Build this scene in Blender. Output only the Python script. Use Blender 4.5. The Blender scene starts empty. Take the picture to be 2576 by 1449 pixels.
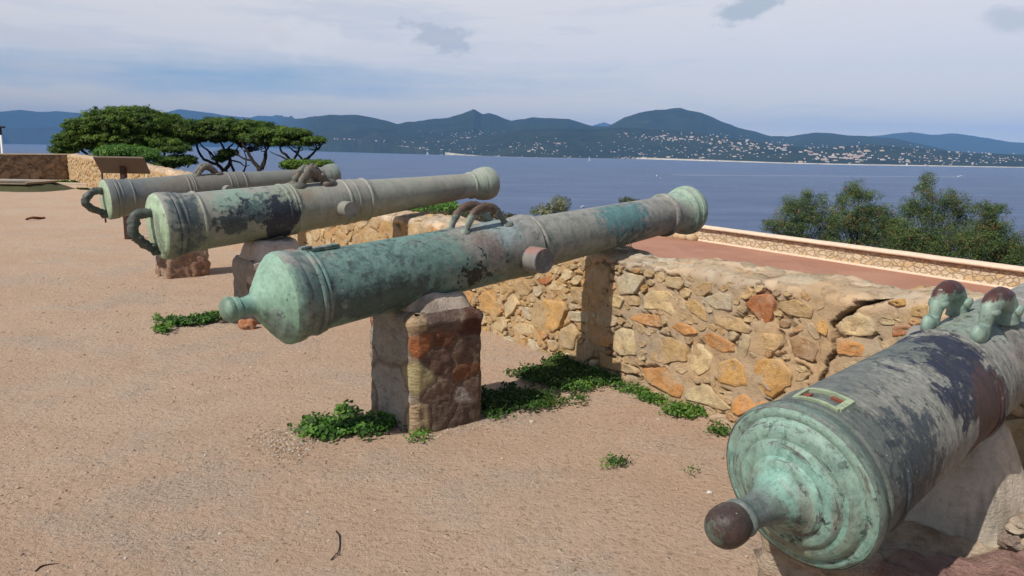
import bpy, math, random
import numpy as np
from mathutils import Vector, Matrix, noise as mn
random.seed(7); rng = np.random.default_rng(7)
scene = bpy.context.scene
col = bpy.data.collections.new("place"); scene.collection.children.link(col)
R = math.radians
EYE = 1.55; SEA = -36.5

# ------------------------------------------------------------------ camera
F, W, H = 1946., 2576., 1449.
PITCH, ROLL = R(10.14), R(0.98)
fw = np.array([0, math.cos(PITCH), -math.sin(PITCH)])
r0 = np.array([1., 0, 0]); u0 = np.cross(r0, fw)
rt = r0*math.cos(ROLL) + u0*math.sin(ROLL); up = -r0*math.sin(ROLL) + u0*math.cos(ROLL)
CAM = np.array([0, 0, EYE])
def ray(x, y): return fw + rt*(x-W/2)/F - up*(y-H/2)/F
def on_z(x, y, z=0.):
    d = ray(x, y); return CAM + d*((z-EYE)/d[2])
def on_plane(x, y, p0, n):
    d = ray(x, y); return CAM + d*(((np.array(p0)-CAM)@n)/(d@n))
def at_y(x, y, Y):
    d = ray(x, y); return CAM + d*(Y/d[1])
cam = bpy.data.objects.new("camera", bpy.data.cameras.new("camera")); col.objects.link(cam)
cam.data.sensor_width = 36; cam.data.lens = 36*F/W; cam.data.clip_start = .05; cam.data.clip_end = 60000
M = Matrix.Identity(4)
for i in range(3): M[i][0], M[i][1], M[i][2] = rt[i], up[i], -fw[i]
M.translation = Vector(CAM); cam.matrix_world = M
scene.camera = cam

# ------------------------------------------------------------------ object helpers
def tag(o, label=None, cat=None, group=None, kind=None):
    if label: o['label'] = label
    if cat: o['category'] = cat
    if group: o['group'] = group
    if kind: o['kind'] = kind
    return o
def empty(name, loc, rot=None, **k):
    o = bpy.data.objects.new(name, None); col.objects.link(o); o.location = Vector(loc); o.empty_display_size = .2
    if rot is not None: o.rotation_euler = rot
    return tag(o, **k)
def mesh(name, v, f, mats, parent=None, smooth=True, cols=None, mi=None, loc=None):
    v = np.asarray(v, dtype=np.float32).reshape(-1, 3)
    me = bpy.data.meshes.new(name)
    if isinstance(f, np.ndarray):
        k = f.shape[1]; nf = len(f)
        me.vertices.add(len(v)); me.vertices.foreach_set('co', v.ravel())
        me.loops.add(nf*k); me.loops.foreach_set('vertex_index', f.astype(np.int32).ravel())
        me.polygons.add(nf); me.polygons.foreach_set('loop_start', np.arange(nf, dtype=np.int32)*k)
        me.update(calc_edges=True)
    else:
        me.from_pydata(v.tolist(), [], [list(q) for q in f]); me.update()
    me.validate()
    if not isinstance(mats, (list, tuple)): mats = [mats]
    for m in mats: me.materials.append(m)
    if mi is not None: me.polygons.foreach_set('material_index', np.asarray(mi, dtype=np.int32))
    me.polygons.foreach_set('use_smooth', np.full(len(me.polygons), smooth))
    if cols is not None:
        a = me.color_attributes.new('Col', 'FLOAT_COLOR', 'POINT')
        c = np.ones((len(v), 4), dtype=np.float32); c[:, :3] = cols
        a.data.foreach_set('color', c.ravel())
    o = bpy.data.objects.new(name, me); col.objects.link(o)
    if parent: o.parent = parent
    if loc is not None: o.location = Vector(loc)
    return o
class MB:
    def __init__(s): s.v = []; s.f = []; s.c = []; s.m = []; s.n = 0
    def add(s, v, f, c=None, m=0):
        v = np.asarray(v, dtype=float).reshape(-1, 3)
        s.v.append(v); s.f += [tuple(int(i)+s.n for i in q) for q in f]
        s.c.append(np.tile(np.array(c if c is not None else (.5, .5, .5), dtype=float), (len(v), 1)) if np.ndim(c) < 2 else np.asarray(c))
        s.m += [m]*len(f); s.n += len(v)
    def build(s, name, mats, parent=None, smooth=True, colors=False, loc=None):
        return mesh(name, np.vstack(s.v), s.f, mats, parent, smooth, np.vstack(s.c) if colors else None, s.m, loc)
def grid_faces(nu, nv, wrap=False):
    a = np.arange(nu*nv).reshape(nu, nv); 
    if wrap: a = np.vstack([a, a[:1]])
    return np.stack([a[:-1, :-1], a[1:, :-1], a[1:, 1:], a[:-1, 1:]], -1).reshape(-1, 4)
def box(sx, sy, sz, c=(0, 0, 0), b=0.01):
    """bevelled box: verts, faces"""
    v = []; X, Y, Z = sx/2, sy/2, sz/2; b = min(b, X*.9, Y*.9, Z*.9)
    for x in (-1, 1):
        for y in (-1, 1):
            for z in (-1, 1):
                v += [(x*(X-b), y*(Y-b), z*Z), (x*(X-b), y*Y, z*(Z-b)), (x*X, y*(Y-b), z*(Z-b))]
    f = []
    def i(x, y, z, k): return ((x > 0)*4+(y > 0)*2+(z > 0))*3+k
    for s in (-1, 1):
        q = [i(-1, -1, s, 0), i(1, -1, s, 0), i(1, 1, s, 0), i(-1, 1, s, 0)]; f.append(q if s > 0 else q[::-1])
        q = [i(-1, s, -1, 1), i(1, s, -1, 1), i(1, s, 1, 1), i(-1, s, 1, 1)]; f.append(q[::-1] if s > 0 else q)
        q = [i(s, -1, -1, 2), i(s, 1, -1, 2), i(s, 1, 1, 2), i(s, -1, 1, 2)]; f.append(q if s > 0 else q[::-1])
    for a in (-1, 1):
        for c2 in (-1, 1):
            f.append([i(-1, a, c2, 0), i(1, a, c2, 0), i(1, a, c2, 1), i(-1, a, c2, 1)])
            f.append([i(a, -1, c2, 0), i(a, 1, c2, 0), i(a, 1, c2, 2), i(a, -1, c2, 2)])
            f.append([i(a, c2, -1, 1), i(a, c2, 1, 1), i(a, c2, 1, 2), i(a, c2, -1, 2)])
            for d in (-1, 1):
                pass
    for x in (-1, 1):
        for y in (-1, 1):
            for z in (-1, 1): f.append([i(x, y, z, 0), i(x, y, z, 1), i(x, y, z, 2)])
    return np.array(v)+np.array(c), f
def catmull(P, n):
    P = [np.array(p, float) for p in P]; P = [2*P[0]-P[1]]+P+[2*P[-1]-P[-2]]; out = []
    for i in range(1, len(P)-2):
        for t in np.linspace(0, 1, n, endpoint=False):
            a, b, c, d = P[i-1:i+3]
            out.append(.5*((2*b)+(-a+c)*t+(2*a-5*b+4*c-d)*t*t+(-a+3*b-3*c+d)*t**3))
    out.append(P[-2]); return np.array(out)
def tube(P, rad, n=10, cap=True, bump=0., seed=0, flat=1.):
    """tapered tube along points P with radius list"""
    P = np.array(P, float); rad = np.broadcast_to(np.array(rad, float), (len(P),)); V = []
    T = np.gradient(P, axis=0); T /= np.linalg.norm(T, axis=1)[:, None]+1e-9
    ref = np.array([0, 0, 1.]) if abs(T[0][2]) < .9 else np.array([1., 0, 0])
    a = np.cross(T[0], ref); a /= np.linalg.norm(a)
    for k in range(len(P)):
        a = a - T[k]*(a@T[k]); a /= np.linalg.norm(a)+1e-9; b = np.cross(T[k], a)
        for j in range(n):
            th = 2*math.pi*j/n; rr = rad[k]
            d = a*math.cos(th)*flat + b*math.sin(th)
            if bump: rr *= 1+bump*mn.noise(Vector((P[k]+d*rr)*(2.2/max(rad.max(), 1e-3)))+Vector((seed, seed*2, 0)))
            V.append(P[k]+d*rr)
    f = []
    for k in range(len(P)-1):
        for j in range(n): f.append((k*n+j, k*n+(j+1) % n, (k+1)*n+(j+1) % n, (k+1)*n+j))
    if cap:
        m = len(V); V += [P[0]-T[0]*rad[0]*.35, P[-1]+T[-1]*rad[-1]*.35]
        for j in range(n):
            f.append((m, (j+1) % n, j)); q = (len(P)-1)*n; f.append((m+1, q+j, q+(j+1) % n))
    return np.array(V), f
def blob(c, r, seed=0, amp=.25, sub=2, scale=1.5):
    import bmesh
    bm = bmesh.new(); bmesh.ops.create_icosphere(bm, subdivisions=sub, radius=1)
    v = np.array([p.co[:] for p in bm.verts]); f = [[q.index for q in fc.verts] for fc in bm.faces]; bm.free()
    k = np.array([1+amp*mn.noise(Vector(p*scale)+Vector((seed*3.1, seed*1.7, seed))) for p in v])
    return v*k[:, None]*np.array(r)+np.array(c), f

# ------------------------------------------------------------------ node helpers
class NT:
    def __init__(s, name):
        s.mat = bpy.data.materials.new(name); s.mat.use_nodes = True; s.t = s.mat.node_tree
        s.b = s.t.nodes['Principled BSDF']; s.b.inputs['Roughness'].default_value = .85
        s.b.inputs['Specular IOR Level'].default_value = .3
        s.tc = s.n('ShaderNodeTexCoord')
    def n(s, typ, **k):
        x = s.t.nodes.new(typ)
        for a, b in k.items(): setattr(x, a, b)
        return x
    def ln(s, a, b): s.t.links.new(a, b)
    def put(s, sock, v):
        if isinstance(v, bpy.types.NodeSocket): s.ln(v, sock)
        elif isinstance(v, (tuple, list)) and len(v) == 3 and sock.type == 'RGBA': sock.default_value = (*v, 1)
        else: sock.default_value = v
    def obj(s): return s.tc.outputs['Object']
    def gen(s): return s.tc.outputs['Generated']
    def map(s, vec, sc=(1, 1, 1), rot=(0, 0, 0), loc=(0, 0, 0)):
        m = s.n('ShaderNodeMapping'); s.ln(vec, m.inputs[0]); m.inputs['Scale'].default_value = sc
        m.inputs['Rotation'].default_value = rot; m.inputs['Location'].default_value = loc; return m.outputs[0]
    def noise(s, vec, sc, det=5, ro=.6, dist=0., colr=False):
        x = s.n('ShaderNodeTexNoise'); s.ln(vec, x.inputs['Vector']); x.inputs['Scale'].default_value = sc
        x.inputs['Detail'].default_value = det; x.inputs['Roughness'].default_value = ro; x.inputs['Distortion'].default_value = dist
        return x.outputs['Color' if colr else 'Fac']
    def voro(s, vec, sc, feat='F1', out='Distance', rnd=1.):
        x = s.n('ShaderNodeTexVoronoi', feature=feat); s.ln(vec, x.inputs['Vector']); x.inputs['Scale'].default_value = sc
        x.inputs['Randomness'].default_value = rnd; return x.outputs[out]
    def ramp(s, fac, stops, interp='LINEAR'):
        x = s.n('ShaderNodeValToRGB'); s.put(x.inputs[0], fac); e = x.color_ramp.elements; x.color_ramp.interpolation = interp
        while len(e) < len(stops): e.new(.5)
        for q, (p, c) in zip(e, stops):
            q.position = p; q.color = (c, c, c, 1) if not isinstance(c, tuple) else (*c, 1)
        return x.outputs[0]
    def mix(s, fac, a, b, mode='MIX'):
        x = s.n('ShaderNodeMix', data_type='RGBA', blend_type=mode); s.put(x.inputs[0], fac); s.put(x.inputs[6], a); s.put(x.inputs[7], b)
        return x.outputs[2]
    def math(s, op, a, b=0., c=0., clamp=False):
        x = s.n('ShaderNodeMath', operation=op, use_clamp=clamp); s.put(x.inputs[0], a); s.put(x.inputs[1], b); s.put(x.inputs[2], c)
        return x.outputs[0]
    def sep(s, vec):
        x = s.n('ShaderNodeSeparateXYZ'); s.ln(vec, x.inputs[0]); return x.outputs
    def attr(s, name='Col'): return s.n('ShaderNodeVertexColor', layer_name=name).outputs[0]
    def bump(s, h, st=.5, d=.01, nrm=None):
        x = s.n('ShaderNodeBump'); s.ln(h, x.inputs['Height']); x.inputs['Strength'].default_value = st; x.inputs['Distance'].default_value = d
        if nrm: s.ln(nrm, x.inputs['Normal'])
        return x.outputs[0]
    def out(s, c=None, rough=None, nrm=None, spec=None, metal=None):
        if c is not None: s.put(s.b.inputs['Base Color'], c)
        if rough is not None: s.put(s.b.inputs['Roughness'], rough)
        if nrm is not None: s.ln(nrm, s.b.inputs['Normal'])
        if spec is not None: s.b.inputs['Specular IOR Level'].default_value = spec
        if metal is not None: s.put(s.b.inputs['Metallic'], metal)
        return s.mat

# ------------------------------------------------------------------ materials
def mat_ground():
    m = NT('dirt'); p = m.obj(); pr = m.map(p, (1, 1.15, 1), (0, 0, .6))
    big = m.noise(p, .55, 4, .6); mid = m.noise(p, 3.2, 6, .65); fine = m.noise(p, 38, 6, .75); grit = m.noise(p, 130, 3, .7); cl = m.noise(pr, 17, 5, .7, .4)
    c = m.mix(m.ramp(big, [(.35, 0.), (.65, 1.)]), (.515, .355, .25), (.555, .41, .30))
    c = m.mix(m.ramp(mid, [(.42, 0.), (.7, .5)]), c, (.45, .32, .22))
    c = m.mix(m.ramp(cl, [(.28, .6), (.38, 0.)]), c, (.22, .145, .10)); c = m.mix(m.ramp(cl, [(.58, 0.), (.7, .45)]), c, (.64, .50, .38))  # low spots darkened: their small shadows are put into the colour
    c = m.mix(m.ramp(fine, [(.32, .9), (.46, 0.)]), c, (.22, .14, .09))
    c = m.mix(m.ramp(grit, [(.58, 0.), (.72, .45)]), c, (.58, .46, .34))
    gz_ = m.noise(p, 1.1, 6, .65); gv = m.noise(p, 62, 4, .8)
    zone = m.ramp(gz_, [(.50, 0.), (.60, 1.)]); c = m.mix(m.math('MULTIPLY', zone, m.ramp(gv, [(.42, .0), (.6, .7)])), c, (.53, .45, .37)); c = m.mix(m.math('MULTIPLY', zone, m.ramp(gv, [(.36, .8), (.46, 0.)])), c, (.20, .15, .11))
    sk = m.noise(m.map(p, (1, 1.5, 1), (0, 0, .5)), 1.3, 7, .7, .6); c = m.mix(m.ramp(sk, [(.55, 0.), (.68, .35)]), c, (.42, .30, .21))
    st = m.voro(p, 24, out='Distance'); rnd = m.voro(p, 24, out='Color')
    pick = m.math('GREATER_THAN', m.sep(rnd)[0], .90)
    peb = m.math('MULTIPLY', m.ramp(st, [(.14, 1.), (.26, 0.)]), pick)
    c = m.mix(m.math('MULTIPLY', peb, .6), c, (.60, .50, .40))
    h = m.math('ADD', m.math('MULTIPLY', fine, .7), m.math('MULTIPLY', grit, .3))
    h = m.math('ADD', h, m.math('MULTIPLY', mid, .6)); h = m.math('ADD', h, m.math('MULTIPLY', peb, .4)); h = m.math('ADD', h, m.math('MULTIPLY', cl, .75))
    h = m.math('ADD', h, m.math('MULTIPLY', m.math('MULTIPLY', zone, gv), .5))
    return m.out(c, .95, m.bump(h, 1., .026), spec=.12)
def mat_attr(name, var=.35, bs=.6, bd=.008, sc=28, rough=.9, streak=None):
    m = NT(name); p = m.obj()
    n1 = m.noise(p, sc, 7, .7); n2 = m.noise(p, sc*.28, 4, .6); n3 = m.noise(p, sc*4, 3, .7)
    c = m.attr()
    c = m.mix(m.ramp(n1, [(.3, var), (.55, 0.)]), c, m.mix(1., c, (.42, .36, .3), 'MULTIPLY'))
    c = m.mix(m.ramp(n2, [(.5, 0.), (.72, var)]), c, (.52, .42, .30))
    c = m.mix(m.ramp(n3, [(.6, 0.), (.75, var*.8)]), c, m.mix(1., c, (1.5, 1.5, 1.5), 'MULTIPLY'))
    h = m.math('ADD', m.math('MULTIPLY', n1, 1.), m.math('MULTIPLY', n3, .3))
    if streak:
        w = m.noise(m.map(p, streak, (0, 0.5, .6)), 14, 5, .65)
        h = m.math('ADD', h, m.math('MULTIPLY', w, 1.2)); c = m.mix(m.ramp(w, [(.32, .5), (.5, 0.)]), c, m.mix(1., c, (.4, .36, .33), 'MULTIPLY'))
    st_ = m.noise(m.map(p, (1, 1, 3.2), (.2, .3, .4)), sc*1.3, 6, .7); h = m.math('ADD', h, m.math('MULTIPLY', st_, .8)); c = m.mix(m.ramp(st_, [(.30, .45), (.42, 0.)]), c, m.mix(1., c, (.45, .38, .32), 'MULTIPLY'))
    return m.out(c, rough, m.bump(h, bs, bd), spec=.2)
def mat_mortar():
    m = NT('mortar'); p = m.obj()
    n1 = m.noise(p, 20, 8, .72); n2 = m.noise(p, 3.0, 5, .6); n3 = m.noise(p, 90, 3, .7)
    c = m.mix(m.ramp(n2, [(.35, 0.), (.65, 1.)]), m.attr(), m.mix(1., m.attr(), (1.18, 1.0, .78), 'MULTIPLY'))
    c = m.mix(m.ramp(n1, [(.34, .6), (.47, 0.)]), c, (.17, .12, .08))
    c = m.mix(m.ramp(n3, [(.6, 0.), (.75, .35)]), c, (.55, .47, .38))
    h = m.math('ADD', n1, m.math('MULTIPLY', n3, .35))
    return m.out(c, .95, m.bump(h, .8, .015), spec=.15)
def mat_rubble(name, a, b, mort, sc=3.2, groove=(.15, .1, .07)):
    m = NT(name); p = m.map(m.obj(), (1, 1, 1.5))
    pw = m.mix(.22, p, m.noise(p, 2.6, 5, .7, colr=True))
    d = m.voro(pw, sc, 'DISTANCE_TO_EDGE'); cc = m.sep(m.voro(pw, sc, 'F1', 'Color'))
    n1 = m.noise(m.obj(), 12, 7, .7)
    c = m.mix(cc[0], a, b); c = m.mix(m.ramp(cc[1], [(.75, 0.), (.8, .8)]), c, mort)
    c = m.mix(m.ramp(n1, [(.35, .5), (.55, 0.)]), c, m.mix(1., c, (.5, .42, .35), 'MULTIPLY'))
    c = m.mix(m.ramp(d, [(.0, 1.), (.05, 0.)]), c, groove)
    h = m.math('ADD', m.ramp(d, [(0., 0.), (.12, 1.)]), m.math('MULTIPLY', n1, .7))
    return m.out(c, .92, m.bump(h, .9, .05), spec=.15)
def mat_bronze(name, top, low, patches, pit=.35, pitcol=(.035, .05, .05), streak=.4, streakcol=(.05, .07, .075), rough=.55, sc=1., mott=.5, radial=None):
    """aged bronze; patches: (centre xyz, radii xyz, colour, strength, noise scale, sharp)"""
    m = NT(name); p = m.obj(); s3 = m.sep(p)
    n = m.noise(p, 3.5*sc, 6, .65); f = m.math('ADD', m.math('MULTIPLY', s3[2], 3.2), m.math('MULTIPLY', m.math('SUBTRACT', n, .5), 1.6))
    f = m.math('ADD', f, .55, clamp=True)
    c = m.mix(m.ramp(f, [(.1, 0.), (.8, 1.)]), low, top)  # patina by height; light bounced off the ground is put into the low colour
    n2 = m.noise(p, 1.7*sc, 5, .6); c = m.mix(m.ramp(n2, [(.5, 0.), (.68, .55)]), c, tuple(x*1.25 for x in low))
    n4 = m.noise(m.map(p, (1, .35, .35)), 9*sc, 6, .7); c = m.mix(m.ramp(n4, [(.5, 0.), (.75, .3)]), c, (.20, .17, .15))
    rough_h = m.noise(p, 45*sc, 6, .7); hh = m.math('MULTIPLY', rough_h, .25)
    rg = m.math('MULTIPLY', n2, .25)
    for pt_ in patches:
        cx, rr, cc, st, ns, sharp = pt_[:6]; bias = pt_[6] if len(pt_) > 6 else 0.; gain = 2.6 if not bias else 5.
        q = m.n('ShaderNodeVectorMath', operation='SUBTRACT'); m.ln(p, q.inputs[0]); q.inputs[1].default_value = cx
        q2 = m.n('ShaderNodeVectorMath', operation='DIVIDE'); m.ln(q.outputs[0], q2.inputs[0]); q2.inputs[1].default_value = rr
        L = m.n('ShaderNodeVectorMath', operation='LENGTH'); m.ln(q2.outputs[0], L.inputs[0])
        nz = m.noise(p, ns, 7, .68, .3)
        k = m.math('ADD', m.math('SUBTRACT', 1.+bias, L.outputs[1]), m.math('MULTIPLY', m.math('SUBTRACT', nz, .5), gain))
        k = m.ramp(k, [(.0, 0.), (sharp, st)])
        c = m.mix(m.math('MULTIPLY', k, m.ramp(m.noise(p, ns*3.1, 4, .75), [(.30, .55), (.44, 1.)])), c, cc); hh = m.math('ADD', hh, m.math('MULTIPLY', k, m.math('MULTIPLY', nz, .35)))
    if radial:
        c_neck = c; face_ = m.ramp(m.math('ADD', s3[0], .5), [(.335, 0.), (.40, 1.)])
        r_ = m.n('ShaderNodeVectorMath', operation='LENGTH'); q0 = m.map(p, (0, 1, 1)); m.ln(q0, r_.inputs[0])
        cb_ = m.n('ShaderNodeCombineXYZ'); m.ln(m.math('MULTIPLY', r_.outputs[1], 26.), cb_.inputs[0]); m.ln(m.math('MULTIPLY', s3[1], 3.5), cb_.inputs[1]); m.ln(m.math('MULTIPLY', s3[2], 3.5), cb_.inputs[2])
        rn = m.noise(cb_.outputs[0], 1., 7, .7, .4); rn2 = m.noise(cb_.outputs[0], 2.3, 7, .72, .2)
        c = m.mix(m.ramp(rn, [(.50, 0.), (.57, .7)]), c, radial[0]); c = m.mix(m.ramp(rn2, [(.56, 0.), (.61, .8)]), c, radial[1]); c = m.mix(m.ramp(rn, [(.30, .9), (.40, 0.)]), c, radial[2])
        c = m.mix(face_, c_neck, c); hh = m.math('ADD', hh, m.math('MULTIPLY', rn, .5))
    mo = m.noise(p, 14*sc, 8, .78); mf = m.noise(p, 60*sc, 5, .75)
    c = m.mix(m.ramp(mo, [(.36, mott), (.52, 0.)]), c, m.mix(1., c, (.38, .42, .42), 'MULTIPLY'))
    c = m.mix(m.ramp(mo, [(.52, 0.), (.66, mott*.6)]), c, m.mix(1., c, (1.45, 1.45, 1.4), 'MULTIPLY'))
    c = m.mix(m.ramp(mf, [(.34, mott), (.46, 0.)]), c, m.mix(1., c, (.45, .5, .5), 'MULTIPLY'))
    sp = m.noise(p, 75*sc, 2, .6); spm = m.noise(p, 5*sc, 4, .6)
    c = m.mix(m.math('MULTIPLY', m.ramp(sp, [(.68, 0.), (.73, .8)]), m.ramp(spm, [(.5, 0.), (.62, 1.)])), c, (.42, .56, .48))
    pz = m.noise(p, 22*sc, 7, .75); pm = m.noise(p, 2.2*sc, 3, .5)
    pk = m.math('MULTIPLY', m.ramp(pz, [(.58, 0.), (.63, 1.)]), m.ramp(pm, [(.42, 0.), (.62, pit)]))
    c = m.mix(pk, c, pitcol); hh = m.math('SUBTRACT', hh, m.math('MULTIPLY', pk, .5)); hh = m.math('ADD', hh, m.math('MULTIPLY', mo, .35))
    if streak:
        z = m.noise(m.map(p, (9, .9, .9)), 5, 8, .75, .6); z2 = m.noise(m.map(p, (16, 1.2, 1.2), (0, .1, 0)), 7, 7, .75, .4)
        c = m.mix(m.ramp(z, [(.52, 0.), (.64, streak)]), c, streakcol); c = m.mix(m.ramp(z2, [(.54, 0.), (.62, streak*.7)]), c, m.mix(1., c, (1.5, 1.5, 1.45), 'MULTIPLY'))
        hh = m.math('ADD', hh, m.math('MULTIPLY', z, streak*.8))
    return m.out(c, m.math('ADD', rough-.12, rg), m.bump(hh, .8, .007), spec=.4)
def mat_plain(name, c, rough=.7, var=.25, sc=20, spec=.3, metal=None, bump=.3):
    m = NT(name); n = m.noise(m.obj(), sc, 5, .65)
    cc = m.mix(m.ramp(n, [(.3, var), (.6, 0.)]), c, tuple(x*.5 for x in c))
    return m.out(cc, rough, m.bump(n, bump, .004), spec=spec, metal=metal)
def mat_leaf(name, trans=.25, rough=.55):
    m = NT(name); c = m.attr(); m.out(c, rough, spec=.25)
    t = m.n('ShaderNodeBsdfTranslucent'); m.ln(m.mix(1., c, (1.2, 1.5, .5), 'MULTIPLY'), t.inputs[0])
    x = m.n('ShaderNodeMixShader'); x.inputs[0].default_value = trans
    m.ln(m.b.outputs[0], x.inputs[1]); m.ln(t.outputs[0], x.inputs[2]); m.ln(x.outputs[0], m.t.nodes['Material Output'].inputs[0])
    return m.mat
M_ground = mat_ground(); M_stone = mat_attr('field_stone', .55, .9, .010, 34); M_mortar = mat_mortar()
M_leaf = mat_leaf('leaf'); M_bark = mat_plain('bark', (.045, .036, .03), .9, .5, 9, bump=.8)
M_pier = mat_attr('pier_stone', .45, .9, .012, 24)
M_pierdark = mat_attr('hewn_stone', .5, 1., .02, 20, streak=(1., 1., 3.))

# ------------------------------------------------------------------ wall line frame
P0 = np.array([.269, 5.778, 0.]); WD = np.array([.555, -.832, 0.]); WN = np.array([-.832, -.555, 0.])   # WN points to the court side
def noff(s):   # court-side offset: the wall bends a little far away
    t = np.clip(-s-3., 0, None); return .026*t + .0004*t*t*0
def wall_pt(s, n, z):
    s = np.asarray(s, float); n = np.asarray(n, float); z = np.asarray(z, float)
    s, n, z = np.broadcast_arrays(s, n, z)
    return P0 + s[..., None]*WD + (n+noff(s))[..., None]*WN + z[..., None]*np.array([0, 0, 1.])
HS = np.array([-34, -20, -13, -9, -4, -2.6, -1.9, -.5, .3, .44, .96, 1.36, 1.7, 2.16, 2.5, 4, 6.5]); HV = np.array([1.03, 1.04, .93, .90, .80, .85, .87, .82, .80, .835, .84, .85, .862, .88, .893, .94, .97])
def topH(s): return np.interp(s, HS, HV)
def px_sz(x, y):
    w = on_plane(x, y, P0, WN); return float((w-P0)@WD), float(w[2])
def fb(x, y, z, oct=4): return mn.fractal(Vector((x, y, z)), 1., 2., oct)
def disp(s, z): return .018*fb(s*2.2, z*2.2, 3.3, 4) + .006*fb(s*11, z*11, 7., 3)
CRACK = [px_sz(*q) for q in [(2233, 735), (2234, 748), (2215, 756), (2189, 762), (2156, 765), (2153, 780), (2126, 793), (2105, 809), (2096, 817), (2105, 838), (2104, 862), (2107, 886), (2090, 903), (2084, 915), (2083, 931), (2074, 944), (2066, 965)]]
def crack_d(s, z):
    best = 9.
    for (a, b), (c, d) in zip(CRACK[:-1], CRACK[1:]):
        vx, vy = c-a, d-b; t = max(0, min(1, ((s-a)*vx+(z-b)*vy)/(vx*vx+vy*vy+1e-9)))
        best = min(best, math.hypot(s-a-vx*t, z-b-vy*t))
    return best

# ---- stones digitised on the visible face, then random ones in the free areas
TAN, CREAM, GREY, ORG, RUST, GOLD, BRN = (.50, .36, .20), (.60, .50, .33), (.52, .49, .40), (.55, .27, .10), (.42, .14, .055), (.60, .36, .13), (.36, .23, .14)
hand = [
 (GREY, [(1552,700),(1572,686),(1600,690),(1622,697),(1608,722),(1596,738),(1560,740)]),
 (CREAM, [(1622,745),(1640,730),(1680,733),(1702,752),(1707,785),(1690,793),(1660,778),(1620,775)]),
 (CREAM, [(1528,748),(1545,740),(1572,750),(1562,775),(1530,770)]),
 (GREY, [(1756,752),(1810,735),(1840,742),(1842,780),(1800,777)]),
 (RUST, [(1875,765),(1900,742),(1935,740),(1948,765),(1940,805),(1925,820),(1905,800)]),
 (TAN, [(1722,760),(1745,755),(1770,775),(1775,812),(1758,800),(1735,785)]),
 (ORG, [(1582,800),(1610,788),(1650,793),(1662,824),(1620,815)]),
 (ORG, [(1683,818),(1705,808),(1740,822),(1752,838),(1720,843)]),
 (TAN, [(1790,790),(1850,795),(1892,830),(1885,838),(1830,830),(1790,812)]),
 (ORG, [(1762,845),(1790,836),(1840,862),(1848,883),(1815,887),(1770,866)]),
 (CREAM, [(1545,835),(1560,827),(1596,830),(1602,892),(1560,893),(1541,880)]),
 (TAN, [(1632,870),(1650,847),(1697,852),(1722,872),(1727,912),(1700,905),(1670,917),(1634,905)]),
 (CREAM, [(1734,870),(1745,860),(1790,895),(1782,930),(1755,945),(1733,925)]),
 (GOLD, [(1808,910),(1850,900),(1870,920),(1878,968),(1850,972),(1805,960)]),
 (TAN, [(1897,835),(1960,840),(1970,868),(1952,882),(1894,872)]),
 (BRN, [(1985,850),(2005,843),(2055,862),(2062,880),(2045,910),(2000,895)]),
 (GOLD, [(1895,925),(1910,902),(1965,903),(1997,940),(1990,965),(1940,1000),(1890,975)]),
 (ORG, [(1615,925),(1680,925),(1727,965),(1712,1000),(1680,990),(1630,960)]),
 (CREAM, [(1730,978),(1775,967),(1842,1028),(1820,1032),(1722,1000)]),
 (ORG, [(1848,997),(1870,988),(1895,1000),(1930,1012),(1860,1045),(1845,1035)]),
 (CREAM, [(2112,812),(2130,797),(2165,788),(2196,800),(2210,828),(2200,843),(2130,843),(2112,836)]),
 (ORG, [(2113,849),(2142,855),(2193,865),(2198,877),(2175,896),(2142,891),(2114,886)]),
 (GOLD, [(2063,807),(2078,803),(2090,825),(2088,843),(2067,833)]),
 (RUST, [(2247,821),(2282,816),(2315,823),(2317,833),(2247,847)]),
 ((.5,.36,.2), [(2294,770),(2336,767),(2338,800),(2294,793)]),
 (GOLD, [(2232,756),(2270,752),(2280,768),(2255,772)]),
 (GOLD, [(1203,745),(1225,733),(1248,760),(1243,800),(1203,780)]),
 (GOLD, [(1350,755),(1375,752),(1420,760),(1427,775),(1412,820),(1395,835),(1345,810)]),
 (CREAM, [(1412,700),(1418,675),(1440,683),(1438,700),(1425,706)]),
 (RUST, [(1350,705),(1372,694),(1392,702),(1376,716),(1360,715)]),
 (CREAM, [(1380,722),(1396,706),(1428,718),(1412,732),(1385,729)]),
 (CREAM, [(1240,800),(1262,797),(1272,825),(1262,836),(1238,825)]),
 (CREAM, [(1290,822),(1315,812),(1340,820),(1345,840),(1310,841)]),
 (GREY, [(1262,852),(1280,845),(1310,860),(1320,876),(1295,873),(1265,862)]),
 (ORG, [(1357,838),(1368,833),(1378,845),(1365,855)]),
 (CREAM, [(1370,680),(1395,668),(1410,672),(1400,690)]),
 (GREY, [(1433,783),(1485,783),(1482,812),(1433,805)]),
 (TAN, [(1503,872),(1520,893),(1600,925),(1605,940),(1560,935),(1508,925)]),
 (TAN, [(1960,760),(2000,752),(2050,775),(2040,800),(1985,795),(1962,780)]),
]
S_MIN, S_MAX = -33.2, 6.4
G = .012; occ = np.zeros((int((S_MAX-S_MIN)/G)+2, 95), bool)
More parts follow.
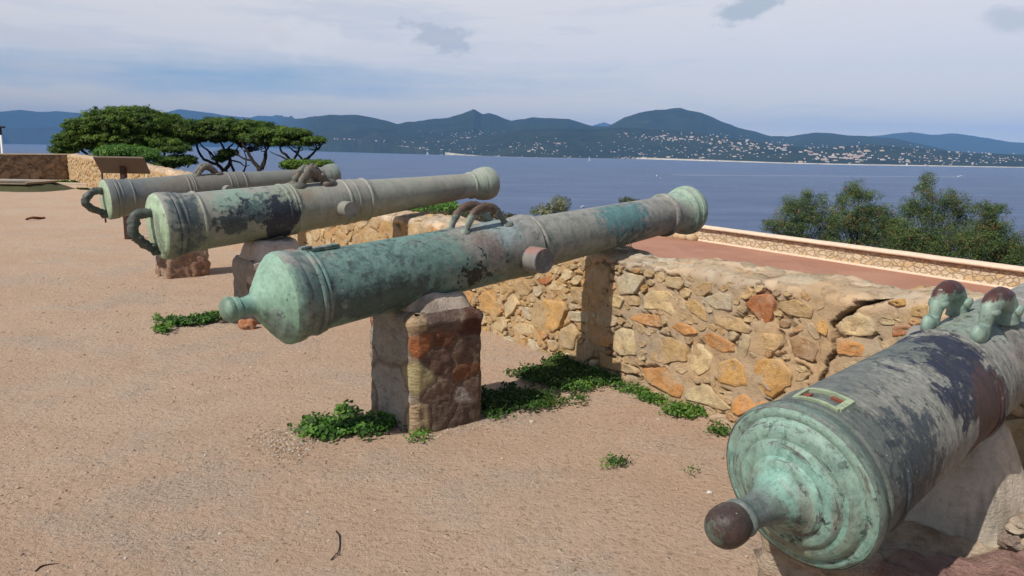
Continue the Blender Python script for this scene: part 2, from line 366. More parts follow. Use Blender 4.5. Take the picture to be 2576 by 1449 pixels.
def poly_mask(pts, grow=0.):
    p = np.array(pts); c = p.mean(0); p = c+(p-c)*(1+grow)
    i0 = max(0, int((p[:, 0].min()-S_MIN)/G)); i1 = min(occ.shape[0]-1, int((p[:, 0].max()-S_MIN)/G)+1)
    j0 = max(0, int(p[:, 1].min()/G)); j1 = min(occ.shape[1]-1, int(p[:, 1].max()/G)+1)
    if i1 <= i0 or j1 <= j0: return None
    I, J = np.meshgrid(np.arange(i0, i1+1), np.arange(j0, j1+1), indexing='ij'); X = I*G+S_MIN; Y = J*G
    ins = np.zeros(X.shape, bool)
    for k in range(len(p)):
        a, b = p[k-1], p[k]
        with np.errstate(divide='ignore', invalid='ignore'):
            ins ^= ((a[1] > Y) != (b[1] > Y)) & (X < (b[0]-a[0])*(Y-a[1])/(b[1]-a[1]+1e-12)+a[0])
    return (slice(i0, i1+1), slice(j0, j1+1)), ins
stones = []
for c, pts in hand:
    q = [px_sz(*t) for t in pts]; q = [(s, z) for s, z in q]
    stones.append((c, q)); r = poly_mask(q, .12)
    if r: occ[r[0]] |= r[1]
for k in range(len(CRACK)-1):    # keep the crack free
    for t in np.linspace(0, 1, 12):
        s = CRACK[k][0]*(1-t)+CRACK[k+1][0]*t; z = CRACK[k][1]*(1-t)+CRACK[k+1][1]*t
        i, j = int((s-S_MIN)/G), int(z/G)
        if j >= 0: occ[max(0, i-3):i+4, max(0, j-3):j+4] = True
pal = [TAN, TAN, TAN, CREAM, CREAM, GREY, ORG, GOLD, (.52, .40, .25), (.54, .41, .24), BRN, (.46, .36, .25), (.46, .36, .25)]
for step, (rad, tries) in enumerate([(.16, 900), (.12, 4500), (.085, 9000), (.055, 7000), (.036, 7000)]):
    for _ in range(tries):
        s = (random.uniform(S_MIN, S_MAX) if random.random() < .6 else random.uniform(-6, 3.6)) if step < 4 else random.uniform(-1.5, 3.6)
        if step == 3 and s < -6: continue
        if s > .7 and s < 3.4: a *= .9; b *= 1.1
        a = rad*random.uniform(.8, 1.15); b = a*random.uniform(.45, .75); rot = random.gauss(0, .35)
        hz = float(topH(s)); 
        if hz-.025-b < b*.6: continue
        z = random.uniform(b*.6, hz-.025-b)
        n = random.randint(5, 8); ph = random.random()*6
        pts = []
        for k in range(n):
            th = ph+2*math.pi*(k+random.uniform(-.22, .22))/n; rr = random.uniform(.82, 1.12)
            x, y = a*rr*math.cos(th), b*rr*math.sin(th); pts.append((s+x*math.cos(rot)-y*math.sin(rot), z+x*math.sin(rot)+y*math.cos(rot)))
        r = poly_mask(pts, .10)
        if r is None or (occ[r[0]] & r[1]).any(): continue
        occ[r[0]] |= r[1]
        c = np.array(random.choice(pal)); q_ = random.uniform(.1, .6); c = (c*(1-q_)+np.array((.46, .36, .25))*q_)*random.uniform(.85, 1.1); stones.append((tuple(c), pts))
MORT = np.array((.40, .32, .225))
def stone_mesh(mb, c, pts, k):
    p = np.array(pts); cen = p.mean(0); out = []
    size = np.sqrt(((p-cen)**2).sum(1).mean()); far = cen[0] < -8
    for i in range(len(p)):
        a, b = p[i], p[(i+1) % len(p)]; m = 2 if far else 5
        for t in range(m):
            q = a+(b-a)*t/m
            out.append(q+rng.normal(0, size*(.018 if t else .03), 2))
    o = np.array(out); n = len(o)
    o = (np.roll(o, 1, 0)+10*o+np.roll(o, -1, 0))/12
    h = random.uniform(.002, .008)+(.012 if far else 0); tilt = rng.normal(0, .06, 2); V = []; C = []
    c = np.array(c); sat_ = np.array((.52, .41, .27)); c = (c*.82+sat_*.18)*np.array((1.02, 1., .93)); c2 = c*random.uniform(.85, 1.12)*np.array((1.04, .97, .85))
    rings = [(1.03, -.035), (1.0, h*.7), (.975, h*1.), (.8, h), (.55, h), (.28, h)]
    for rr, hh in rings:
        for q in o:
            w = cen+(q-cen)*rr; dz = disp(w[0], w[1])+(.012 if 2.35 < cen[0] < 3.1 else 0)
            e = hh+(tilt@(w-cen) if hh > 0 else 0)+((.010*mn.noise(Vector((w[0]*13, w[1]*13, k)))+.005*mn.noise(Vector((w[0]*34, w[1]*34, k)))) if rr < .97 else 0)
            V.append(wall_pt(w[0], dz+e, w[1]))
            f = 1+.16*mn.noise(Vector((w[0]*9, w[1]*9, 0))); g = min(1, max(0, .5+1.6*mn.noise(Vector((w[0]*7, w[1]*7, k*1.3)))))
            cc = c*(1-g)+c2*g
            if .5 < rr: ed = max(0, mn.noise(Vector((w[0]*11, w[1]*11, k+5.)))-.05)*2.2*min(1, (rr-.5)*2.4); ed = min(.5, ed*.7); cc = cc*(1-ed)+MORT*ed
            C.append(cc*f)
    V.append(wall_pt(cen[0], disp(*cen)+h, cen[1])); C.append(c)
    f = []
    for r in range(len(rings)-1):
        for i in range(n): f.append((r*n+i, r*n+(i+1) % n, (r+1)*n+(i+1) % n, (r+1)*n+i))
    q = (len(rings)-1)*n
    for i in range(n): f.append((q+i, q+(i+1) % n, len(V)-1))
    mb.add(V, f, np.array(C), 1)
mbw = MB()
gapm = np.zeros_like(occ); inm = np.zeros_like(occ)
for c, q in stones:
    a_ = np.array(q); sz_ = np.sqrt(((a_-a_.mean(0))**2).sum(1).mean()); r = poly_mask(q, .016/max(sz_, .02)+.03)
    if r: gapm[r[0]] |= r[1]
# body: stations along s, cross-section ring
ss = np.concatenate([np.arange(S_MIN, -6, .09), np.arange(-6, -1.2, .03), np.arange(-1.2, 3.7, .0125), np.arange(3.7, 6.41, .03)])
TH = .42
zs = np.concatenate([[-.15, -.06], np.arange(0, 1., .0125)])
V = []; C = []
def mort_col(s, z, top):
    n = mn.noise(Vector((s*1.3, z*1.3, 5.))); m2 = mn.noise(Vector((s*4, z*4, 9.)))
    base = np.array((.385, .31, .22))*(1+.14*n)
    if s < 0.6: base = base*np.array((1.08, .98, .78))
    if top: base = np.array((.44, .36, .27))*(1+.3*m2)+max(0, mn.noise(Vector((s*2.1, z*2, 3.)))-.1)*np.array((.3, .28, .26))-max(0, mn.noise(Vector((s*7, z*7, 8.)))-.15)*np.array((.5, .46, .4))
    return base
tN = 14
def top_e(s, n):
    t = -n/TH; return min(1, 3*t)*(.03*fb(s*3, n*5, 4., 4)+.012*abs(fb(s*9, n*11, 2., 4))+.02*math.sin(math.pi*min(1, t)))
def top_h(s): return float(topH(s))+.028*fb(s*1.7, 1.1, 0, 3)+.012*fb(s*7, 2.2, 0, 3)
for s in ss:
    Hh = top_h(s)
    for z in zs:
        zz = z*Hh/zs[-1] if z > 0 else z
        rnd = .03*max(0, (zz-(Hh-.05))/.05)**2.
        d = disp(s, zz)-rnd
        cd = 9.
        if 1.7 < s < 3.1:
            cd = crack_d(s+.004*mn.noise(Vector((s*40, zz*40, 0))), zz)
            wd = .008+.008*mn.noise(Vector((s*5, zz*5, 2)))
            if cd < wd: d -= .11
            if s > 2.35 and cd > wd: d += .012
        cc = mort_col(s, zz, zz > Hh-.06)
        gi, gj = int((s-S_MIN)/G), int(zz/G)
        if s > -8 and 0 <= gi < gapm.shape[0] and 0 <= gj < 95 and gapm[gi, gj]:
            gn = mn.noise(Vector((s*4.5, zz*4.5, 13.)))+.4*mn.noise(Vector((s*19, zz*19, 3.)))
            if gn > .12: d -= .022; cc = cc*.62
        V.append(wall_pt(s, d, zz))
        C.append(cc*(.3 if cd < .012 else 1))
    for k in range(1, tN+1):
        t = k/tN; n = -.03-t*(TH-.055); e = top_e(s, n)
        V.append(wall_pt(s, n+disp(s, Hh), Hh+e)); C.append(mort_col(s, n*3, True))
    V.append(wall_pt(s, -TH-.02, Hh-.1)); C.append((.3, .24, .17)); V.append(wall_pt(s, -TH-.1, -3.7)); C.append((.3, .24, .17))
ncs = len(zs)+tN+2
F4 = grid_faces(len(ss), ncs)
Vb = np.array(V); 
mbw.add(Vb, F4[:, ::-1], np.array(C), 0)
mbw.add(Vb[[0, ncs-1, len(zs)+tN-1, len(zs)-1]], [(0, 1, 2, 3)], (.4, .3, .2), 0)
for k, (c, pts) in enumerate(stones): stone_mesh(mbw, c, pts, k)
# flat stones bedded in the top
tops = []; tr_ = 0
while len(tops) < 90 and tr_ < 5000:
    tr_ += 1; s = random.uniform(-7, 5.5) if random.random() < .4 else random.uniform(-1, 3.6); n = random.uniform(-.36, -.07); a = random.uniform(.04, .13)
    if any(abs(s-q[0]) < (a+q[2])*.95 and abs(n-q[1]) < (a+q[2])*.65 for q in tops): continue
    tops.append((s, n, a)); k = len(tops); m_ = random.randint(5, 8); ph = random.random()*6; b = a*random.uniform(.5, .7); pts = []
    for i_ in range(m_):
        th = ph+6.283*(i_+random.uniform(-.25, .25))/m_; pts.append((a*math.cos(th)*random.uniform(.8, 1.1), b*math.sin(th)*random.uniform(.8, 1.1)))
    ol = []
    for i_ in range(m_):
        A_, B_ = np.array(pts[i_]), np.array(pts[(i_+1) % m_])
        for t in (0, .33, .66): ol.append(A_+(B_-A_)*t+rng.normal(0, a*.02, 2))
    ol = np.array(ol); nn = len(ol); V = []; C = []; c = np.array(random.choice([(.46, .37, .25), (.49, .40, .28), (.52, .43, .30), (.44, .34, .22), (.50, .44, .34), (.52, .36, .18)]))*random.uniform(.85, 1.1)
    for rr, hh in ((1.05, -.03), (1., .001), (.95, .005), (.5, .006)):
        for q in ol:
            S_, N_ = s+q[0]*rr, min(-.02, n+q[1]*rr); V.append(wall_pt(S_, N_, top_h(S_)+top_e(S_, N_)+hh+.006*mn.noise(Vector((S_*17, N_*17, k))))); C.append(c*(1+.2*mn.noise(Vector((S_*12, N_*12, 2)))))
    V.append(wall_pt(s, n, top_h(s)+top_e(s, n)+.011)); C.append(c); f = []
    for r in range(3):
        for i_ in range(nn): f.append((r*nn+i_, r*nn+(i_+1) % nn, (r+1)*nn+(i_+1) % nn, (r+1)*nn+i_))
    f += [(3*nn+i_, 3*nn+(i_+1) % nn, len(V)-1) for i_ in range(nn)]; mbw.add(V, f, np.array(C), 1)
o = mbw.build('stone_wall', [M_mortar, M_stone], None, True, True)
tag(o, 'long low rubble wall of orange and cream stones in sandy mortar, cracked near its right end', 'wall')

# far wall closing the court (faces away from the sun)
cn = wall_pt(-33.15, 0, 0); dr = np.array([-.64, -.77, 0.]); nf = np.array([.77, -.64, 0.])
mb = MB(); V = []; C = []; us = np.arange(-.5, 16, .05); zz = np.linspace(-.1, 1.02, 26)
seeds = [(random.uniform(-1, 17), random.uniform(0, 1.05), random.uniform(.7, 1.25)) for _ in range(230)]
sa = np.array(seeds)
for u in us:
    for z in zz:
        d = np.hypot((sa[:, 0]-u)*.75+.02*mn.noise(Vector((u*5, z*5, 0))), (sa[:, 1]-z)*1.35); i2 = np.argsort(d)[:2]
        e = min(1, (d[i2[1]]-d[i2[0]])/.05); k = sa[i2[0], 2]
        V.append(cn+dr*u+nf*(.045*e+.01*mn.noise(Vector((u*9, z*9, 1))))+np.array([0, 0, z+(.02*mn.noise(Vector((u, 0, 0)))) if z > .9 else z]))
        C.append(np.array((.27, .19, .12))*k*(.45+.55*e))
n0 = len(us); F5 = grid_faces(n0, len(zz)); mb.add(V, F5, np.array(C))
V2 = []
for u in us:
    for (nn, z) in [(.045, 1.02), (.0, 1.06), (-.45, 1.06), (-.5, 1.0), (-.5, -4)]: V2.append(cn+dr*u+nf*nn+np.array([0, 0, z]))
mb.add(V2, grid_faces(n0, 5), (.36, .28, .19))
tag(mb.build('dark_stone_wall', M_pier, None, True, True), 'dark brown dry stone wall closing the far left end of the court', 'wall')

# ------------------------------------------------------------------ ground of the court
sg = np.unique(np.concatenate([np.arange(-60, -8, .8), np.arange(-8, -1, .12), np.arange(-1, 9, .06), np.arange(9, 30, .8)]))
ng = np.unique(np.concatenate([[-.3, -.1], np.arange(0, 6.2, .06), np.arange(6.2, 12, .2), np.arange(12, 60, 1.5)]))
V = []
def gz(x, y):
    d = math.hypot(x, y); return .012*fb(x*.9, y*.9, 0, 4)+(.006*fb(x*6, y*6, 2, 3) if d < 12 else 0)
for s in sg:
    for n in ng:
        p = P0+WD*s+WN*(n+float(noff(np.array(s)))); V.append((p[0], p[1], gz(p[0], p[1])))
tag(mesh('ground', V, grid_faces(len(sg), len(ng)), M_ground), kind='structure')
# lower land outside the wall: terrace, then falling to the sea
M_land = NT('scrub_land'); nz = M_land.noise(M_land.obj(), .6, 6, .7)
M_land = M_land.out(M_land.mix(nz, (.05, .07, .025), (.16, .12, .07)), .95)
M_terr = NT('red_paving'); p = M_terr.obj(); n1 = M_terr.noise(p, .35, 4, .6); n2 = M_terr.noise(p, 14, 5, .7)
cT = M_terr.mix(M_terr.ramp(n1, [(.35, 0.), (.7, 1.)]), (.36, .175, .115), (.44, .235, .155)); cT = M_terr.mix(M_terr.ramp(n2, [(.3, .35), (.55, 0.)]), cT, (.25, .12, .08)); n3 = M_terr.noise(M_terr.map(p, (1, .35, 1), (0, 0, -.52)), .8, 6, .7); cT = M_terr.mix(M_terr.ramp(n3, [(.52, 0.), (.66, .5)]), cT, (.28, .15, .105))
M_terr = M_terr.out(cT, .9, M_terr.bump(n2, .4, .01), spec=.2)
TZ = -3.0
# parapet line of the terrace
PA = np.array([11.75, 37.25, 0]); PD = np.array([.495, -.869, 0]); PN = np.array([.869, .495, 0])   # PN: seaward
def par(t, n, z): return PA+PD*t+PN*n+np.array([0, 0, z])
wa = [wall_pt(s, -TH+.1, TZ) for s in (-3., 0, 8, 24)]
pa = [par(t, 0.05, TZ) for t in (-11, 0, 22, 52)]
V = []
for a, b in zip(wa, pa):
    for t in np.linspace(0, 1, 12): V.append(a*(1-t)+b*t)
tag(mesh('terrace', V, grid_faces(4, 12), M_terr), kind='structure')
# hillside going down to the water
V = []; ts = np.concatenate([np.arange(-150, -34, 6), np.arange(-34, 60, 3.)])
def shore_line(t):
    return None
outer = [wall_pt(s, -TH+.1, -3.3) for s in (-80, -33, -20, -12, -5, -3.)]+[par(t, .1, -3.2) for t in (-11, 0, 22, 60)]
dirs = [np.array([.3, 1, 0])]*6+[PN*1.0]*4
slope = [(0, 0), (3, -.9), (8, -2.6), (18, -6), (35, -13), (60, -23), (90, -33), (130, -40)]
for a, d in zip(outer, dirs):
    d = d/np.linalg.norm(d)
    for (x, z) in slope: V.append(a+d*x*(1.0)+np.array([0, 0, z]))
tag(mesh('hillside', V, grid_faces(len(outer), len(slope)), M_land), kind='structure')

# parapet wall with a rounded coping
M_par = mat_rubble('pale_rubble', (.60, .48, .33), (.70, .58, .42), (.62, .45, .25), 4.2, (.46, .34, .21))
M_cop = mat_plain('pale_coping', (.72, .57, .43), .85, .35, 5)
e = empty('parapet', par(0, 0, TZ), label='pale rubble parapet with rounded light coping edging the red terrace', cat='wall')
inv = Matrix.Translation(-e.location)
def loc_(P): return np.array(P)-np.array(e.location)
T_ = np.arange(-10.5, 45, .35); prof = [(0.0, -.2), (0, .1), (0, .3), (0, .5), (0, .66), (.32, .66), (.32, -3)]
V = [loc_(par(t, n+.02*mn.noise(Vector((t*1.5, z*3, 0))), TZ+z)) for t in T_ for n, z in prof]
w = mesh('masonry', V, grid_faces(len(T_), len(prof)), M_par, e)
prof = [(.03, .64), (-.15, .655), (-.19, .69), (-.18, .75), (-.08, .81), (.12, .83), (.26, .81), (.36, .75), (.38, .67), (.36, .63)]
V = [loc_(par(t, n+.012*mn.noise(Vector((t*.9, z, 4))), TZ+z+.012*mn.noise(Vector((t*.7, n, 1))))) for t in T_ for n, z in prof]
mesh('coping', V, grid_faces(len(T_), len(prof)), M_cop, e)
V = [loc_(par(t, n, TZ+z)) for t in T_ for n, z in [(-.14, .0), (-.14, .05), (-.11, .07), (.02, .07)]]
mesh('footing', V, grid_faces(len(T_), 4), M_cop, e)
mb = MB()
for k in range(14):
    v, f = blob(par(-8.2+k*.32+random.uniform(-.1, .1), random.uniform(-.5, -.1), TZ+.16), (random.uniform(.2, .42), random.uniform(.15, .3), random.uniform(.18, .34)), k, .5)
    mb.add(v-np.array(e.location), f, (.6, .45, .28))
mb.build('broken_masonry', M_pier, e, True, True)
# ------------------------------------------------------------------ piers
def vor_block(name, o, az, su, sv, h, seeds, mort=(.42, .36, .28), res=.014, mat=None, taper=.0, groove=.018, rough=.012, parent=None, top_round=.05, zb=-.06, edge=None, mw=.03, topf=None):
    """masonry block, local axes u (az) and v = right of u; seeds = (u, v, z, colour, radius weight)"""
    ud = np.array([math.sin(az), math.cos(az), 0]); vd = np.array([math.cos(az), -math.sin(az), 0])
    S = np.array([q[:3] for q in seeds]); SC = np.array([q[3] for q in seeds]); SW = np.array([q[4] if len(q) > 4 else 1. for q in seeds])
    mb = MB()
    def shade(P, N):
        w = P+.025*np.array([mn.noise(Vector(P*7)), mn.noise(Vector(P*7+5)), mn.noise(Vector(P*7+9))])
        d = np.sqrt((((S-w)*np.array([1, 1, 1.35]))**2).sum(1))/SW; i = np.argsort(d)[:2]; e = (d[i[1]]-d[i[0]])/mw
        e = max(0, min(1, e)); c = SC[i[0]]*(1+.18*mn.noise(Vector(P*11))+.1*math.sin(i[0]*7.1))
        c = c*e+np.array(mort)*(1-e)
        return (e-1)*groove+rough*fb(*(P*6), 4)+rough*.7*fb(*(P*19), 3)*1, c
    def face(A, B, nu, nv, fn):
        V = []; C = []
        for a in np.linspace(0, 1, nu):
            for b in np.linspace(0, 1, nv):
                P, N = fn(a, b); d, c = shade(P, N); Q = P+N*d; V.append(o+ud*Q[0]+vd*Q[1]+np.array([0, 0, Q[2]])); C.append(c)
        mb.add(V, grid_faces(nu, nv), np.array(C))
    # side shell as one wrapped ring, rounded corners
    per = []; r = .03
    cs = [(su/2, sv/2), (-su/2, sv/2), (-su/2, -sv/2), (su/2, -sv/2)]
    for k in range(4):
        a = np.array(cs[k]); b = np.array(cs[(k+1) % 4]); L = np.linalg.norm(b-a); n = max(3, int(L/res))
        t = (b-a)/L; nn = np.array([t[1], -t[0]]); nn = nn if nn@(a+b) > 0 else -nn
        for j in range(n):
            q = a+(b-a)*(r+(L-2*r)*j/(n-1))/L; per.append((q, nn))
    nz = max(4, int(h/res)); V = []; C = []
    for (q, nn) in per:
        for z in np.linspace(zb, h, nz):
            tp = 1-taper*(z/h); tr = top_round*max(0, (z-(h-top_round))/top_round)**2
            P = np.array([q[0]*tp-nn[0]*tr, q[1]*tp-nn[1]*tr, z]); N = np.array([nn[0], nn[1], 0])
            d, c = shade(P, N)
            if edge: d += edge(P)
            Q = P+N*d; V.append(o+ud*Q[0]+vd*Q[1]+np.array([0, 0, Q[2]])); C.append(c)
    mb.add(V, grid_faces(len(per), nz, True), np.array(C))
    V = []; C = []; nu = max(4, int(su/res)); nv = max(4, int(sv/res)); k = 1-taper
    for a in np.linspace(-1, 1, nu):
        for b in np.linspace(-1, 1, nv):
            x = a*(su/2*k-top_round*.6); y = b*(sv/2*k-top_round*.6); m_ = max(abs(a), abs(b))
            z = h-.01+(.012*fb(x*6, y*6, 1, 4) if m_ < .97 else -.02)
            if topf: z += topf(x, y)
            P = np.array([x, y, z]); d, c = shade(P, P); V.append(o+ud*x+vd*y+np.array([0, 0, z+d*.6])); C.append(c)
    mb.add(V, grid_faces(nu, nv)[:, ::-1], np.array(C))
    return mb.build(name, mat or M_pier, parent, True, True)
def saddle(name, o, az, su, sv, z0, z1, axis_o, axis_d, rad, parent, mat, colr, seed=0, f0=.72, fp=1.6):
    """mortar bed moulded up around the underside of the barrel"""
    ud = np.array([math.sin(az), math.cos(az), 0]); vd = np.array([math.cos(az), -math.sin(az), 0]); V = []; C = []
    nu, nv = max(8, int(su/.02)), max(10, int(sv/.018))
    for a in np.linspace(-1, 1, nu):
        for b in np.linspace(-1, 1, nv):
            x, y = a*su/2, b*sv/2
            m_ = max(0, ((abs(a)**4+abs(b)**4)**.25-f0)/(1.0-f0)); z = z1-(z1-z0)*min(1, m_)**fp
            P = o+ud*x+vd*y; t = ((P-axis_o)[:2]@axis_d[:2])/(axis_d[:2]@axis_d[:2]); q = axis_o+axis_d*t
            lat = (P-q)[:2]@vd[:2]; rr = rad(t)-.006
            if abs(lat) < rr:
                zb = q[2]-math.sqrt(rr*rr-lat*lat)+.02; z = min(z, zb)
            z += .018*fb(P[0]*5, P[1]*5, seed, 4)+.010*fb(P[0]*17, P[1]*17, seed, 4)
            V.append(np.array([P[0], P[1], z])); C.append(np.array(colr)*(1+.25*mn.noise(Vector(P*8)))*(.6 if mn.noise(Vector(P*5)+Vector((seed, 0, 3))) > .32 else 1))
    f = grid_faces(nu, nv)[:, ::-1]; V = np.array(V); mb = MB(); mb.add(V, f, np.array(C))
    idx = [i*nv for i in range(nu)]+[(nu-1)*nv+j for j in range(1, nv)]+[i*nv+nv-1 for i in range(nu-2, -1, -1)]+[j for j in range(nv-2, 0, -1)]
    lo = V[idx].copy(); lo[:, 2] = z0-.06; up_ = V[idx]; vv = np.vstack([up_, lo]); n = len(idx)
    mb.add(vv, [(i, (i+1) % n, n+(i+1) % n, n+i) for i in range(n)], colr)
    return mb.build(name, mat, parent, True, True)

AZ = {'A': R(48), 'B': R(49), 'C': R(50), 'D': R(53)}
CN = {}
def cann(k, i1, i2, P):
    ph = AZ[k]; n = np.array([math.cos(ph), -math.sin(ph), 0]); a = on_plane(*i1, P, n); b = on_plane(*i2, P, n)
    d = (b-a)/np.linalg.norm(b-a); CN[k] = (a, d); return a, d
def at_d(x, y, z): return CAM+ray(x, y)*z
cann('A', (266, 502), (862, 437), at_d(266, 502, 8.67)); cann('B', (398, 570), (1225, 461), at_d(398, 570, 6.37))
cann('C', (700, 752), (1730, 528), np.array([-.516, 4.33, .9])); cann('D', (2004, 1228), (2410, 947), at_d(2004, 1228, 2.07))
def rC(t): return np.interp(t, [0, .2, .5, 1., 1.5, 1.7, 3], [.215, .205, .197, .187, .18, .165, .135])
def rB(t): return 1.22*np.interp(t/1.22, [0, .2, .5, .88, 1.4, 1.6, 2.6], [.21, .2, .197, .188, .172, .155, .108])

DK, DK2, OR2, TN, OL, WH = (.17, .105, .078), (.23, .155, .115), (.40, .15, .065), (.46, .34, .21), (.40, .34, .18), (.42, .36, .31)
# pier C (centre of the picture)
oC = np.array([-.516, 4.33, 0.])
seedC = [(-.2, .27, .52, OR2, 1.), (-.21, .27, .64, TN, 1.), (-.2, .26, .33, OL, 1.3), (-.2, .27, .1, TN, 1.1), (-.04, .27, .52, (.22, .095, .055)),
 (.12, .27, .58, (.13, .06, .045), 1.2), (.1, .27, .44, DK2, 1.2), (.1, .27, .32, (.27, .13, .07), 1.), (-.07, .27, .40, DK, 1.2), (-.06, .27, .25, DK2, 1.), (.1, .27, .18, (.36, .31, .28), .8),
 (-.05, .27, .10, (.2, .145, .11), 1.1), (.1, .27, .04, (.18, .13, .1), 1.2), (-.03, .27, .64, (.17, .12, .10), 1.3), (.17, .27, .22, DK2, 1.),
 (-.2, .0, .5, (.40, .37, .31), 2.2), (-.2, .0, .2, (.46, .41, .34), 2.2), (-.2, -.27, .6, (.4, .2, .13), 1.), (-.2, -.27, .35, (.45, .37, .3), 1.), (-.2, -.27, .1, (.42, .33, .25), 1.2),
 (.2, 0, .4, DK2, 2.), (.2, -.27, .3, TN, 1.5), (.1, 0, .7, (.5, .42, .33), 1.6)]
e = empty('cannon_pier', oC, label='squared pier of dark brown and rust stone under the teal green cannon', cat='pier', group='masonry piers under the cannons')
def kid(ob, e): ob.matrix_parent_inverse = Matrix.Translation(-e.location)   # parts are modelled in world space
def eC(P): return (.016*max(0, 1-abs(P[2]-.62)/.05) if P[1] > .2 else 0)
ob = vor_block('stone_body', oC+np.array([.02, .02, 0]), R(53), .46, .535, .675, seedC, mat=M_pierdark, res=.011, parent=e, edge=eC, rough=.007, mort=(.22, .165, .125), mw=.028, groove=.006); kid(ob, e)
ob = saddle('mortar_bed', oC+np.array([.03, .03, 0]), R(53), .42, .46, .66, .765, *CN['C'], rC, e, M_pier, (.52, .44, .36), 2); kid(ob, e)
# pier B
def on_axis(k, t): a, d = CN[k]; return a+d*t
oB = on_axis('B', .93); oB[2] = 0
def rnd_seeds(su, sv, h, n, pal):
    out = []
    for k in range(n):
        s = random.choice([(-1, random.uniform(-1, 1)), (random.uniform(-1, 1), 1), (1, random.uniform(-1, 1)), (random.uniform(-1, 1), -1)])
        out.append((s[0]*su/2, s[1]*sv/2, random.uniform(0, h), np.array(random.choice(pal))*random.uniform(.85, 1.15), random.uniform(.8, 1.3)))
    return out
seedB = rnd_seeds(.5, .5, .4, 12, [DK2, DK, (.22, .15, .11)])+[(-.2, 0, .5, (.34, .3, .25), 2.5), (-.2, 0, .2, (.38, .33, .27), 2.5), (-.2, .2, .4, (.5, .42, .33), .9), (-.1, .25, .52, (.2, .09, .06), 1.), (.12, .25, .52, (.24, .1, .065), 1.), (0, 0, .62, (.55, .47, .4), 2.)]
e = empty('cannon_pier', oB, label='pier with a pale crumbling cap and dark red band under the second farthest cannon', cat='pier', group='masonry piers under the cannons')
ob = vor_block('stone_body', oB, R(53), .50, .50, .56, seedB, res=.018, parent=e, mat=M_pier, mort=(.36, .29, .22), groove=.008, rough=.008); kid(ob, e)
ob = saddle('mortar_bed', oB+np.array([.03, .02, 0]), R(53), .50, .50, .54, .72, *CN['B'], rB, e, M_pier, (.56, .48, .42), 5); kid(ob, e)
# pier A
oA = on_axis('A', .80); oA[2] = 0
seedA = rnd_seeds(.5, .5, .8, 26, [(.3, .2, .15), (.26, .16, .11), (.38, .29, .22)])
e = empty('cannon_pier', oA, label='rough brown pier with spreading foot under the farthest cannon', cat='pier', group='masonry piers under the cannons')
ob = vor_block('stone_body', oA, R(50), .50, .48, .80, seedA, res=.024, parent=e, taper=.12, rough=.03, mort=(.36, .27, .2)); kid(ob, e)
# pier D: long masonry bed under the nearest cannon
aD, dD = CN['D']; uD = np.array([math.sin(AZ['D']), math.cos(AZ['D']), 0]); vD = np.array([math.cos(AZ['D']), -math.sin(AZ['D']), 0])
oD = np.array([1.686, 2.225, 0.])
PUR = (.34, .205, .17)
seedD = [(-.35, -.05, .38, PUR, 2.0), (-.1, -.35, .38, (.46, .33, .21), 1.6), (.2, -.05, .38, (.55, .42, .30), 1.5), (.45, .1, .38, (.5, .27, .19), 1.2), (.1, .35, .38, (.4, .22, .17), 1.6), (.45, -.4, .38, (.55, .45, .33), 1.4),
 (-.45, -.55, .38, (.44, .34, .24), 1.5), (-.5, .4, .38, (.42, .24, .17), 1.6), (-.55, -.6, .1, (.44, .35, .26), 1.5), (-.55, -.2, .15, (.4, .3, .22), 1.4), (-.55, .2, .1, PUR, 1.5), (.5, .5, .2, TN, 1.5), (0, -.65, .2, (.4, .32, .24), 1.5)]
e = empty('cannon_pier', oD, label='broad low masonry bed of purple and tan stone with cream mortar under the nearest cannon', cat='pier', group='masonry piers under the cannons')
ob = vor_block('stone_body', oD, R(49), 1.10, 1.36, .37, seedD, res=.018, parent=e, mort=(.55, .45, .34), mat=M_pierdark, groove=.03, rough=.026, mw=.04,
               topf=lambda x, y: .05*fb(x*2.2, y*2.2, 3, 3)-.05*max(0, y)); kid(ob, e)
for k in range(6):
    t_ = k/5; c_ = aD+uD*(.80+.40*t_+random.uniform(-.02, .02))+vD*(.24+random.uniform(-.02, .04)); v, f = blob((c_[0], c_[1], .375+random.uniform(-.01, .03)), (random.uniform(.025, .05), random.uniform(.02, .04), random.uniform(.012, .025)), k, .6, 3, 1.6)
    ob = mesh('crumbled_stone', v, f, M_pier, e, False, np.tile(np.array(random.choice([(.26, .2, .16), (.42, .35, .28), (.36, .29, .23)])), (len(v), 1))); kid(ob, e)
def rD(t): return .93*np.interp(t/.68, [0, .3, 1.2, 1.8, 3], [.235, .228, .208, .19, .14])
oS = aD+uD*.98+vD*.03; oS[2] = 0
ob = saddle('mortar_bed', oS, AZ['D'], .46, .40, .33, .66, aD, dD, rD, e, M_pier, (.64, .56, .45), 8, .40, 1.25); kid(ob, e)

